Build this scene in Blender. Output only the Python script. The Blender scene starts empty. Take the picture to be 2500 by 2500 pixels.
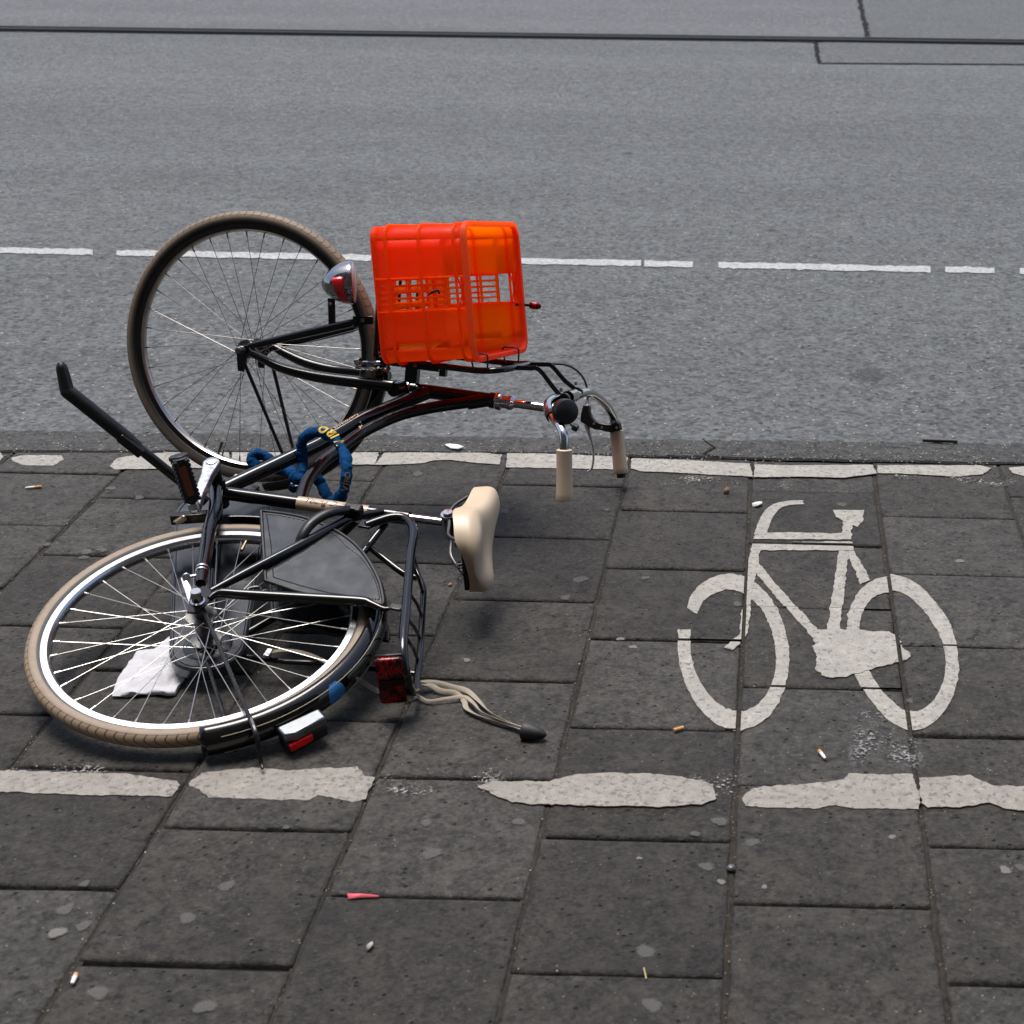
import bpy, bmesh, math, random
import numpy as np
from mathutils import Vector, Matrix
R = math.radians
scene = bpy.context.scene
COL = scene.collection
random.seed(7)
rng = np.random.default_rng(11)

# ------------------------------------------------------------------ camera
CAM = np.array([1.417344793, -2.289404023, 1.673669545])
CR = np.array([0.9997085198820567, 0.009176172465129718, 0.022330990441930577])
CU = np.array([-0.02414215042451662, 0.38679486037249633, 0.9218497125683239])
CF = np.array([0.00017846038050888888, 0.922120129835756, -0.38690364989694953])
FPX, PPX = 4019.3259, 1875.0            # focal length and principal column, in photo pixels (2500 wide)
cam = bpy.data.cameras.new('camera')
co = bpy.data.objects.new('camera', cam); COL.objects.link(co)
cam.sensor_width = 36.0; cam.sensor_fit = 'HORIZONTAL'
cam.lens = FPX / 2500 * 36
cam.shift_x = -(PPX - 1250) / 2500
cam.clip_end = 400; cam.clip_start = 0.05
m = Matrix.Identity(4)
for i in range(3):
    m[i][0] = CR[i]; m[i][1] = CU[i]; m[i][2] = -CF[i]; m[i][3] = CAM[i]
co.matrix_world = m
cam.dof.use_dof = True
cam.dof.focus_distance = 3.95
cam.dof.aperture_fstop = 8.0
scene.camera = co

# ------------------------------------------------------------------ light
SUN_EL, SUN_AZ = R(76), R(-35)          # azimuth measured from +Y towards +X
world = bpy.data.worlds.new('World'); scene.world = world
world.use_nodes = True
wn = world.node_tree.nodes; wl = world.node_tree.links
sky = wn.new('ShaderNodeTexSky'); sky.sky_type = 'NISHITA'
sky.sun_disc = False; sky.sun_elevation = SUN_EL; sky.sun_rotation = SUN_AZ
sky.air_density = 1.0; sky.dust_density = 3.0; sky.ozone_density = 0.3
wl.new(sky.outputs['Color'], wn['Background'].inputs['Color'])
wn['Background'].inputs['Strength'].default_value = 0.062
sun = bpy.data.lights.new('sun', 'SUN'); sun.energy = 1.5; sun.angle = R(30); sun.color = (1, .965, .92)
so = bpy.data.objects.new('sun', sun); COL.objects.link(so)
sd = Vector((math.sin(SUN_AZ) * math.cos(SUN_EL), math.cos(SUN_AZ) * math.cos(SUN_EL), math.sin(SUN_EL)))
so.rotation_euler = sd.to_track_quat('Z', 'Y').to_euler()
so.location = sd * 20
scene.view_settings.view_transform = 'Standard'
scene.view_settings.look = 'None'
scene.view_settings.exposure = 1.72
scene.view_settings.gamma = 1.0
scene.cycles.max_bounces = 20; scene.cycles.diffuse_bounces = 10; scene.cycles.transmission_bounces = 16

# ------------------------------------------------------------------ frames of reference
def norm(v): v = np.asarray(v, float); return v / np.linalg.norm(v)
HUB = np.array([0.26339847, 0.73100556, 0.11897395])     # rear hub
NR = norm([0.00667149, -0.23070252, 0.97300146])         # the bicycle's left, now facing up
FC = np.array([0.09258256, 1.7343709, 0.40360192])       # front hub
NF = norm([-0.16589548, -0.96075845, 0.22231033])        # the turned front wheel's left
ST = norm(np.cross(NR, NF))                              # steering axis
WD = np.cross(NR, ST)
U2 = np.cross(ST, NF)
P0 = np.linalg.solve(np.array([NR, NF, ST]), [NR @ HUB, NF @ FC, ST @ FC])
UP = norm(.936 * ST + .351 * WD); FW = np.cross(UP, NR) * -1.0
if FW @ WD < 0: FW = -FW
BB = P0 + .171 * ST - .524 * WD
def ray(x, y): return CF + CR * (x - PPX) / FPX - CU * (y - 1250) / FPX
def plane(x, y, p, n): d = ray(x, y); return CAM + d * (((p - CAM) @ n) / (d @ n))
def BP(x, y, c=0.0): return plane(x, y, HUB + NR * c, NR)    # point on a plane parallel to the frame
def FP(x, y, c=0.0): return plane(x, y, FC + NF * c, NF)     # same for the front wheel
def G(x, y, z=0.0): return plane(x, y, np.array([0, 0, z]), np.array([0, 0, 1.0]))
def HB(up, fw, left): return HUB + UP * up + FW * fw + NR * left
def FR(s, u, c): return P0 + ST * s + U2 * u + NF * c

# ------------------------------------------------------------------ object helpers
WLOC = {}
def label(o, lab=None, cat=None, group=None, kind=None):
    if lab: o['label'] = lab
    if cat: o['category'] = cat
    if group: o['group'] = group
    if kind: o['kind'] = kind
    return o
def empty(name, loc):
    o = bpy.data.objects.new(name, None); COL.objects.link(o); o.location = loc
    o.empty_display_size = .05; WLOC[o.name] = np.array(loc, float); return o
class MB:
    def __init__(s): s.v = []; s.f = []; s.mi = []; s.uv = {}
    def add(s, verts, faces, mi=0, uvs=None):
        o = len(s.v); s.v += [tuple(map(float, p)) for p in verts]
        for k, f in enumerate(faces):
            if uvs is not None: s.uv[len(s.f)] = [uvs[i] for i in f] if not isinstance(uvs[0], list) else uvs[k]
            s.f.append([i + o for i in f]); s.mi.append(mi)
        return s
    def tube(s, pts, r, seg=12, mi=0, caps=True, smooth=0, flat=None, closed=False, up=None):
        P = np.array([np.asarray(p, float) for p in pts]); rr = np.array([r] * len(P) if np.isscalar(r) else r, float)
        if smooth: P, rr = crm(P, rr, smooth, closed)
        n = len(P); T = np.zeros_like(P)
        if closed: T = np.roll(P, -1, 0) - np.roll(P, 1, 0)
        else:
            T[1:-1] = P[2:] - P[:-2]; T[0] = P[1] - P[0]; T[-1] = P[-1] - P[-2]
        T /= np.linalg.norm(T, axis=1)[:, None] + 1e-12
        a = np.asarray(up, float) if up is not None else np.array([0, 0, 1.]) if abs(T[0][2]) < .9 else np.array([1., 0, 0])
        N = np.cross(T[0], np.cross(a, T[0])); N /= np.linalg.norm(N)
        V = []
        for i in range(n):
            if up is not None: N = np.cross(T[i], np.cross(np.asarray(up, float), T[i]))
            else: N = N - T[i] * (N @ T[i])
            N /= np.linalg.norm(N) + 1e-12; B = np.cross(T[i], N)
            for k in range(seg):
                t = 2 * math.pi * (k + .5) / seg
                w, h = (1, 1) if flat is None else flat
                if seg == 4: w *= 1.414; h *= 1.414
                V.append(P[i] + rr[i] * (w * math.cos(t) * B + h * math.sin(t) * N))
        Fs = []
        for i in range(n if closed else n - 1):
            j = (i + 1) % n
            for k in range(seg):
                l = (k + 1) % seg; Fs.append([i * seg + k, j * seg + k, j * seg + l, i * seg + l])
        if caps and not closed: Fs += [list(range(seg))[::1], [(n - 1) * seg + k for k in range(seg)][::-1]]
        return s.add(V, Fs, mi)
    def box(s, c, ax, ay, az, mi=0):
        c, ax, ay, az = map(lambda q: np.asarray(q, float), (c, ax, ay, az))
        V = [c + i * ax + j * ay + k * az for i in (-1, 1) for j in (-1, 1) for k in (-1, 1)]
        return s.add(V, [[0, 1, 3, 2], [4, 6, 7, 5], [0, 4, 5, 1], [2, 3, 7, 6], [0, 2, 6, 4], [1, 5, 7, 3]], mi)
    def cyl(s, a, b, r, seg=20, mi=0, r2=None): return s.tube([a, b], [r, r if r2 is None else r2], seg, mi)
    def lathe(s, c, ax, prof, seg=28, mi=0):
        ax = norm(ax); t = np.array([0, 0, 1.]) if abs(ax[2]) < .9 else np.array([1., 0, 0])
        a = norm(np.cross(ax, t)); b = np.cross(ax, a); V = []; n = len(prof)
        for (h, r) in prof:
            for k in range(seg):
                q = 2 * math.pi * k / seg; V.append(np.asarray(c) + ax * h + r * (math.cos(q) * a + math.sin(q) * b))
        Fs = [[i * seg + k, i * seg + (k + 1) % seg, (i + 1) * seg + (k + 1) % seg, (i + 1) * seg + k] for i in range(n - 1) for k in range(seg)]
        Fs += [[k for k in range(seg)][::-1], [(n - 1) * seg + k for k in range(seg)]]
        return s.add(V, Fs, mi)
    def prism(s, poly, h, mi=0):                # polygon (3-D points) pushed along vector h
        h = np.asarray(h, float); n = len(poly); V = [np.asarray(p) for p in poly] + [np.asarray(p) + h for p in poly]
        return s.add(V, [list(range(n))[::-1], list(range(n, 2 * n))] + [[i, (i + 1) % n, n + (i + 1) % n, n + i] for i in range(n)], mi)
    def build(s, name, mats, parent=None, sharp=35, bevel=0, bseg=2, solid=0, lab=None, subsurf=0):
        me = bpy.data.meshes.new(name); V = np.array(s.v); c = (V.min(0) + V.max(0)) / 2
        me.from_pydata([tuple(p) for p in V - c], [], s.f)
        for mm in (mats if isinstance(mats, (list, tuple)) else [mats]): me.materials.append(mm)
        me.polygons.foreach_set('material_index', s.mi)
        if s.uv:
            ul = me.uv_layers.new(name='UVMap')
            for p in me.polygons:
                if p.index in s.uv:
                    for li, q in zip(p.loop_indices, s.uv[p.index]): ul.data[li].uv = q
        bm = bmesh.new(); bm.from_mesh(me); bmesh.ops.recalc_face_normals(bm, faces=bm.faces); bm.to_mesh(me); bm.free()
        me.polygons.foreach_set('use_smooth', [True] * len(me.polygons)); me.set_sharp_from_angle(angle=R(sharp)); me.update()
        return link(name, me, c, parent, bevel, bseg, solid, lab, subsurf)
def link(name, me, c, parent=None, bevel=0, bseg=2, solid=0, lab=None, subsurf=0):
    o = bpy.data.objects.new(name, me); COL.objects.link(o); WLOC[o.name] = np.array(c, float)
    if parent is not None: o.parent = parent; o.location = c - WLOC[parent.name]
    else: o.location = c
    if solid:
        q = o.modifiers.new('thickness', 'SOLIDIFY'); q.thickness = solid; q.offset = 0
    if bevel:
        q = o.modifiers.new('bevel', 'BEVEL'); q.width = bevel; q.segments = bseg; q.limit_method = 'ANGLE'; q.angle_limit = R(40); q.harden_normals = False
    if subsurf:
        q = o.modifiers.new('subdivision', 'SUBSURF'); q.levels = subsurf; q.render_levels = subsurf
    if lab: o['label'] = lab
    return o
def crm(P, rr, k, closed=False):
    n = len(P); out = []; ro = []
    rng_ = range(n) if closed else range(n - 1)
    for i in rng_:
        if closed: p0, p1, p2, p3 = P[i - 1], P[i], P[(i + 1) % n], P[(i + 2) % n]; r1, r2 = rr[i], rr[(i + 1) % n]
        else:
            p1, p2 = P[i], P[i + 1]; p0 = P[i - 1] if i else 2 * p1 - p2; p3 = P[i + 2] if i + 2 < n else 2 * p2 - p1; r1, r2 = rr[i], rr[i + 1]
        for j in range(k):
            t = j / k
            out.append(.5 * ((2 * p1) + (-p0 + p2) * t + (2 * p0 - 5 * p1 + 4 * p2 - p3) * t * t + (-p0 + 3 * p1 - 3 * p2 + p3) * t ** 3)); ro.append(r1 + (r2 - r1) * t)
    if not closed: out.append(P[-1]); ro.append(rr[-1])
    return np.array(out), np.array(ro)

# ------------------------------------------------------------------ materials
AK = .80          # overall level of the pale and grey surfaces against the exposure
def mat(name):
    mt = bpy.data.materials.new(name); mt.use_nodes = True
    return mt, mt.node_tree.nodes, mt.node_tree.links, mt.node_tree.nodes['Principled BSDF']
def simple(name, col, rough=.4, metal=0., spec=.5, coat=0., var=.0, vscale=60, rvar=.0, bump=0.0, bscale=300):
    if metal == 0 and max(col) > .1: col = tuple(c * AK for c in col)
    mt, n, l, b = mat(name)
    b.inputs['Base Color'].default_value = (*col, 1); b.inputs['Roughness'].default_value = rough
    b.inputs['Metallic'].default_value = metal; b.inputs['Specular IOR Level'].default_value = spec; b.inputs['Coat Weight'].default_value = coat
    b.inputs['Coat Roughness'].default_value = .06
    if var or rvar or bump:
        g = n.new('ShaderNodeNewGeometry'); t = n.new('ShaderNodeTexNoise'); t.inputs['Scale'].default_value = vscale; t.inputs['Detail'].default_value = 6
        l.new(g.outputs['Position'], t.inputs['Vector'])
        if var:
            mx = n.new('ShaderNodeMix'); mx.data_type = 'RGBA'
            mx.inputs[6].default_value = (*[c * (1 - var) for c in col], 1); mx.inputs[7].default_value = (*[min(1, c * (1 + var)) for c in col], 1)
            l.new(t.outputs['Fac'], mx.inputs[0]); l.new(mx.outputs[2], b.inputs['Base Color'])
        if rvar:
            mr = n.new('ShaderNodeMapRange'); mr.inputs[1].default_value = .35; mr.inputs[2].default_value = .7
            mr.inputs[3].default_value = max(0, rough - rvar); mr.inputs[4].default_value = rough + rvar
            l.new(t.outputs['Fac'], mr.inputs[0]); l.new(mr.outputs[0], b.inputs['Roughness'])
        if bump:
            t2 = n.new('ShaderNodeTexNoise'); t2.inputs['Scale'].default_value = bscale; t2.inputs['Detail'].default_value = 4
            l.new(g.outputs['Position'], t2.inputs['Vector'])
            bp = n.new('ShaderNodeBump'); bp.inputs['Strength'].default_value = bump; bp.inputs['Distance'].default_value = .002
            l.new(t2.outputs['Fac'], bp.inputs['Height']); l.new(bp.outputs[0], b.inputs['Normal'])
    return mt
BLACK = simple('black_lacquer', (.003, .003, .0035), .10, rvar=.05, vscale=40)
BLACKM = simple('black_powder_coat', (.005, .005, .0055), .28, spec=.4, rvar=.1, vscale=50)
PLASTIC = simple('black_plastic', (.007, .007, .0075), .42, spec=.35, rvar=.1)
VINYL = simple('black_vinyl', (.011, .0145, .018), .22, spec=.62, rvar=.05, vscale=26)
RUBBER = simple('black_rubber', (.008, .008, .008), .6)
CHROME = simple('chrome', (.50, .51, .525), .07, 1.0, rvar=.06, vscale=80)
ALU = simple('aluminium', (.56, .56, .575), .30, 1.0, rvar=.1, vscale=90)
STEEL = simple('spoke_steel', (.50, .485, .46), .34, 1.0)
DARKSTEEL = simple('dark_steel', (.16, .155, .15), .38, 1.0, var=.3)
CREAM = simple('cream_rubber', (.58, .46, .33), .42, var=.06, vscale=30, rvar=.06)
CREAMG = simple('cream_grip', (.58, .46, .33), .5, var=.12, vscale=45)
BAND = simple('beige_band', (.52, .37, .26), .22, coat=.3)
INK = simple('black_ink', (.01, .01, .01), .4)
GOLD = simple('gold_lettering', (.62, .42, .27), .3)
PIN = simple('cream_pinstripe', (.35, .30, .20), .35)
def lens_mat(name, lo, hi, thr):
    mt, n, l, b = mat(name)
    geo = n.new('ShaderNodeNewGeometry'); v = n.new('ShaderNodeTexVoronoi'); v.inputs['Scale'].default_value = 420; l.new(geo.outputs['Position'], v.inputs['Vector'])
    t = n.new('ShaderNodeTexNoise'); t.inputs['Scale'].default_value = 42; l.new(geo.outputs['Position'], t.inputs['Vector'])
    w = n.new('ShaderNodeTexWhiteNoise'); l.new(v.outputs['Position'], w.inputs['Vector'])
    a = n.new('ShaderNodeMath'); a.operation = 'MULTIPLY_ADD'; l.new(w.outputs['Value'], a.inputs[0]); a.inputs[1].default_value = .35; l.new(t.outputs['Fac'], a.inputs[2])
    q = n.new('ShaderNodeMapRange'); q.inputs[1].default_value = thr; q.inputs[2].default_value = thr + .12; l.new(a.outputs[0], q.inputs[0])
    mx = n.new('ShaderNodeMix'); mx.data_type = 'RGBA'; l.new(q.outputs[0], mx.inputs[0]); mx.inputs[6].default_value = (*lo, 1); mx.inputs[7].default_value = (*hi, 1)
    l.new(mx.outputs[2], b.inputs['Base Color']); b.inputs['Roughness'].default_value = .15; b.inputs['Specular IOR Level'].default_value = .3
    return mt
REDLENS = lens_mat('red_lens', (.018, .0004, .0004), (.42, .003, .003), .72)
TAILRED = lens_mat('bright_tail_red', (.20, .001, .001), (.75, .004, .004), .55)
BLUE = simple('blue_cloth', (.0008, .042, .135), .85, spec=.10, var=.55, vscale=70, bump=1.0, bscale=130)
YELLOW = simple('yellow_print', (.60, .40, .02), .8, var=.2, vscale=200)
STRAP = simple('beige_elastic', (.30, .255, .20), .8, var=.2, vscale=200)
PAPER = simple('white_paper', (.52, .52, .555), .9, var=.12, vscale=40)
AMBER = simple('amber_reflector', (.11, .026, .002), .2, coat=.4, var=.4, vscale=300)
BLUESTICK = simple('blue_sticker', (.02, .17, .45), .3, var=.25, vscale=120)

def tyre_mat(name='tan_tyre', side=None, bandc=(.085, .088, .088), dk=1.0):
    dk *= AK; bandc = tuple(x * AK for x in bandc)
    mt, n, l, b = mat(name)
    uv = n.new('ShaderNodeUVMap'); uv.uv_map = 'UVMap'; sp = n.new('ShaderNodeSeparateXYZ'); l.new(uv.outputs[0], sp.inputs[0])
    def M(op, a, bb=None, c=None):
        q = n.new('ShaderNodeMath'); q.operation = op
        for i, v in enumerate((a, bb, c)):
            if v is None: continue
            if isinstance(v, (int, float)): q.inputs[i].default_value = v
            else: l.new(v, q.inputs[i])
        return q.outputs[0]
    u, v = sp.outputs[0], sp.outputs[1]                     # u counts tread blocks, v runs bead (-1) .. crown (0) .. bead (1)
    av = M('ABSOLUTE', v)
    def MR_(x, a, bb):
        q = n.new('ShaderNodeMapRange'); q.inputs[1].default_value = a; q.inputs[2].default_value = bb; l.new(x, q.inputs[0]); return q.outputs[0]
    wob = M('MULTIPLY', M('SINE', M('MULTIPLY', v, 9.0)), .28)
    ph = M('FRACT', M('ADD', M('ADD', u, M('MULTIPLY', v, 1.1)), wob))
    d = M('ABSOLUTE', M('SUBTRACT', ph, .5))
    gr = M('GREATER_THAN', d, .43)
    tread = M('LESS_THAN', av, .44)
    shoulder = M('LESS_THAN', M('ABSOLUTE', M('SUBTRACT', av, .41)), .018)
    g = M('MULTIPLY', M('MAXIMUM', gr, M('MULTIPLY', shoulder, .6)), tread)
    band = M('GREATER_THAN', av, .76)
    geo = n.new('ShaderNodeNewGeometry'); t = n.new('ShaderNodeTexNoise'); t.inputs['Scale'].default_value = 60; t.inputs['Detail'].default_value = 5
    l.new(geo.outputs['Position'], t.inputs['Vector'])
    def MIX(f, a, bb):
        q = n.new('ShaderNodeMix'); q.data_type = 'RGBA'
        for i, x in ((0, f), (6, a), (7, bb)):
            if isinstance(x, tuple): q.inputs[i].default_value = (*x, 1)
            elif isinstance(x, (int, float)): q.inputs[i].default_value = x
            else: l.new(x, q.inputs[i])
        return q.outputs[2]
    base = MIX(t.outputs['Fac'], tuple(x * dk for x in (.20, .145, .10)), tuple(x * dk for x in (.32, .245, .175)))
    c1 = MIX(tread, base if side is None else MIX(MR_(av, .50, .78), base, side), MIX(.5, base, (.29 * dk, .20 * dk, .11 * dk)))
    c2 = MIX(g, c1, (.035, .025, .018))
    c3 = MIX(band, c2, bandc)
    l.new(c3, b.inputs['Base Color']); b.inputs['Roughness'].default_value = .62
    bp = n.new('ShaderNodeBump'); bp.inputs['Strength'].default_value = .8; bp.inputs['Distance'].default_value = .002; bp.invert = True
    l.new(g, bp.inputs['Height']); l.new(bp.outputs[0], b.inputs['Normal'])
    return mt
TYRE = tyre_mat(); TYREF = tyre_mat('brown_tyre_shaded_wall', (.016, .014, .012), (.010, .010, .010), .75)  # front tyre's sidewall shade is put into its colour as near black

def crate_mat(name='orange_plastic', lo=(.95, .045, .016, 1), hi=(1.0, .060, .020, 1)):
    mt, n, l, b = mat(name)
    geo = n.new('ShaderNodeNewGeometry'); t = n.new('ShaderNodeTexNoise'); t.inputs['Scale'].default_value = 25; t.inputs['Detail'].default_value = 8
    l.new(geo.outputs['Position'], t.inputs['Vector'])
    t2 = n.new('ShaderNodeTexNoise'); t2.inputs['Scale'].default_value = 160; t2.inputs['Detail'].default_value = 3; l.new(geo.outputs['Position'], t2.inputs['Vector'])
    r = n.new('ShaderNodeValToRGB'); r.color_ramp.elements[0].position = .25; r.color_ramp.elements[0].color = lo
    r.color_ramp.elements[1].position = .5; r.color_ramp.elements[1].color = hi; l.new(t.outputs['Fac'], r.inputs[0])
    k = n.new('ShaderNodeMapRange'); k.inputs[1].default_value = .66; k.inputs[2].default_value = .72; l.new(t2.outputs['Fac'], k.inputs[0])
    mx = n.new('ShaderNodeMix'); mx.data_type = 'RGBA'; l.new(k.outputs[0], mx.inputs[0]); l.new(r.outputs[0], mx.inputs[6]); mx.inputs[7].default_value = (.35, .02, .006, 1)
    l.new(mx.outputs[2], b.inputs['Base Color']); b.inputs['Roughness'].default_value = .42; b.inputs['Specular IOR Level'].default_value = .5
    tr = n.new('ShaderNodeBsdfTranslucent'); tr.inputs['Color'].default_value = (1.0, .36, .028, 1)
    ms = n.new('ShaderNodeMixShader'); ms.inputs[0].default_value = .78
    l.new(b.outputs[0], ms.inputs[1]); l.new(tr.outputs[0], ms.inputs[2]); l.new(ms.outputs[0], n['Material Output'].inputs['Surface'])
    return mt
ORANGE = crate_mat(); SALMON = crate_mat('sheen_orange_plastic', (.95, .13, .06, 1), (1.0, .17, .09, 1))  # crate rim: pinkish sky sheen put into a lighter base colour

def ground_mat(name, dark, light, speck, fine, stain=.5, rough=.75, bump=.6, bdist=.003, specamt=.60, specscale=220, tint=None, pitsc=55, pitamt=.85, tracks=0., stone=150, stamt=.55):
    dark, light, speck = (tuple(x * AK for x in q) for q in (dark, light, speck))
    mt, n, l, b = mat(name)
    geo = n.new('ShaderNodeNewGeometry'); P = geo.outputs['Position']
    def noise(sc, det=4, rough_=.6):
        t = n.new('ShaderNodeTexNoise'); t.inputs['Scale'].default_value = sc; t.inputs['Detail'].default_value = det; t.inputs['Roughness'].default_value = rough_
        l.new(P, t.inputs['Vector']); return t.outputs['Fac']
    def MR(x, a, bb, c=0., d=1.):
        q = n.new('ShaderNodeMapRange'); q.inputs[1].default_value = a; q.inputs[2].default_value = bb; q.inputs[3].default_value = c; q.inputs[4].default_value = d
        l.new(x, q.inputs[0]); return q.outputs[0]
    def MIX(f, a, bb, mode='MIX'):
        q = n.new('ShaderNodeMix'); q.data_type = 'RGBA'; q.blend_type = mode
        for i, x in ((0, f), (6, a), (7, bb)):
            if isinstance(x, tuple): q.inputs[i].default_value = (*x, 1)
            elif isinstance(x, (int, float)): q.inputs[i].default_value = x
            else: l.new(x, q.inputs[i])
        return q.outputs[2]
    f1 = noise(fine, 5, .7)
    vs = n.new('ShaderNodeTexVoronoi'); vs.inputs['Scale'].default_value = stone; l.new(P, vs.inputs['Vector'])
    ws = n.new('ShaderNodeTexWhiteNoise'); l.new(vs.outputs['Position'], ws.inputs['Vector'])
    f2 = n.new('ShaderNodeMix'); f2.data_type = 'FLOAT'; f2.inputs[0].default_value = stamt; l.new(MR(f1, .36, .64), f2.inputs[2]); l.new(ws.outputs['Value'], f2.inputs[3])
    c = MIX(f2.outputs[0], dark, light)
    big = noise(2.3, 6, .6)
    c = MIX(MR(big, .35, .7, 0, stain), c, tuple(x * .62 for x in dark))
    mid = noise(14, 5, .65)
    c = MIX(MR(mid, .45, .75, 0, .55), c, tuple(x * 1.12 for x in light))
    m2 = noise(pitsc, 5, .62)
    c = MIX(MR(m2, .30, .46, pitamt, 0), c, tuple(x * .35 for x in dark))
    c = MIX(MR(m2, .56, .70, 0, .45), c, tuple(x * 1.35 for x in light))
    v = n.new('ShaderNodeTexVoronoi'); v.inputs['Scale'].default_value = specscale; l.new(P, v.inputs['Vector'])
    wn_ = n.new('ShaderNodeTexWhiteNoise'); l.new(v.outputs['Position'], wn_.inputs['Vector'])
    pick = MR(wn_.outputs['Value'], specamt, specamt + .02)
    dot = MR(v.outputs['Distance'], .18, .42, 1, 0)
    mu = n.new('ShaderNodeMath'); mu.operation = 'MULTIPLY'; l.new(pick, mu.inputs[0]); l.new(dot, mu.inputs[1])
    sp = MIX(wn_.outputs['Color'], speck, tuple(min(1, x * y) for x, y in zip(speck, (1.5, 1.15, .85))))
    c = MIX(mu.outputs[0], c, sp)
    vd = n.new('ShaderNodeTexVoronoi'); vd.inputs['Scale'].default_value = specscale * .45; l.new(P, vd.inputs['Vector'])
    wd = n.new('ShaderNodeTexWhiteNoise'); l.new(vd.outputs['Position'], wd.inputs['Vector'])
    pit = n.new('ShaderNodeMath'); pit.operation = 'MULTIPLY'; l.new(MR(wd.outputs['Value'], .93, .95), pit.inputs[0]); l.new(MR(vd.outputs['Distance'], .15, .4, 1, 0), pit.inputs[1])
    c = MIX(pit.outputs[0], c, tuple(x * .3 for x in dark))
    if tracks:
        mp = n.new('ShaderNodeMapping'); mp.inputs['Scale'].default_value = (.10, .75, 1); l.new(P, mp.inputs['Vector'])
        tn = n.new('ShaderNodeTexNoise'); tn.inputs['Scale'].default_value = 1.0; tn.inputs['Detail'].default_value = 5; tn.inputs['Roughness'].default_value = .6; l.new(mp.outputs[0], tn.inputs['Vector'])
        c = MIX(MR(tn.outputs['Fac'], .36, .50, tracks, 0), c, tuple(x * .75 for x in dark))
        c = MIX(MR(tn.outputs['Fac'], .52, .68, 0, tracks), c, tuple(x * 1.15 for x in light))
    if tint is not None: c = MIX(1.0, c, tint, 'MULTIPLY')
    l.new(c, b.inputs['Base Color']); b.inputs['Roughness'].default_value = rough; b.inputs['Specular IOR Level'].default_value = .35
    hsum = n.new('ShaderNodeMath'); hsum.operation = 'SUBTRACT'; l.new(f1, hsum.inputs[0]); l.new(pit.outputs[0], hsum.inputs[1])
    bp = n.new('ShaderNodeBump'); bp.inputs['Strength'].default_value = bump; bp.inputs['Distance'].default_value = bdist
    l.new(hsum.outputs[0], bp.inputs['Height']); l.new(bp.outputs[0], b.inputs['Normal'])
    return mt
TILE = ground_mat('concrete_slab', (.0050, .0044, .0038), (.066, .0595, .0515), (.30, .26, .21), 110, .55, .78, 1.0, .006, .985, 210, pitsc=42, pitamt=1., stone=125, stamt=.5)
TILE2 = ground_mat('concrete_slab_grey', (.0075, .0070, .0063), (.080, .0745, .067), (.30, .27, .23), 105, .45, .78, 1.0, .006, .985, 200, pitsc=40, pitamt=.95, stone=120, stamt=.5)
TILE3 = ground_mat('concrete_slab_dark', (.0040, .0035, .0031), (.053, .0475, .041), (.26, .22, .18), 115, .6, .78, 1.0, .006, .985, 220, pitsc=45, pitamt=1., stone=130, stamt=.5)
JOINT = ground_mat('joint_soil', (.006, .0050, .0038), (.040, .033, .024), (.16, .125, .09), 200, .5, .9, .8, .003, .92, 200)
BED = simple('dark_joint', (.003, .0028, .0025), .95)
ROADM = ground_mat('road_asphalt', (.010, .0112, .0120), (.143, .152, .155), (.36, .355, .34), 95, .2, .76, .9, .005, .965, 85, pitsc=42, pitamt=.85, tracks=.14, stone=82, stamt=.6)
ROAD2 = ground_mat('track_asphalt', (.040, .0420, .0440), (.120, .124, .130), (.30, .29, .28), 60, .3, .76, .6, .004, .93, 45, pitsc=24, pitamt=.5, tracks=.2, stone=45, stamt=.6)
GUTTER = ground_mat('gutter_asphalt', (.0060, .0060, .0058), (.084, .0845, .082), (.32, .30, .26), 120, .3, .78, 1.0, .006, .93, 130, pitsc=50, pitamt=1., stone=110, stamt=.55)
PATCH = ground_mat('patch_asphalt', (.030, .0320, .0335), (.104, .110, .112), (.28, .27, .25), 70, .3, .76, .7, .004, .93, 55, pitsc=28, pitamt=.6, stone=50, stamt=.6)

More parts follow.
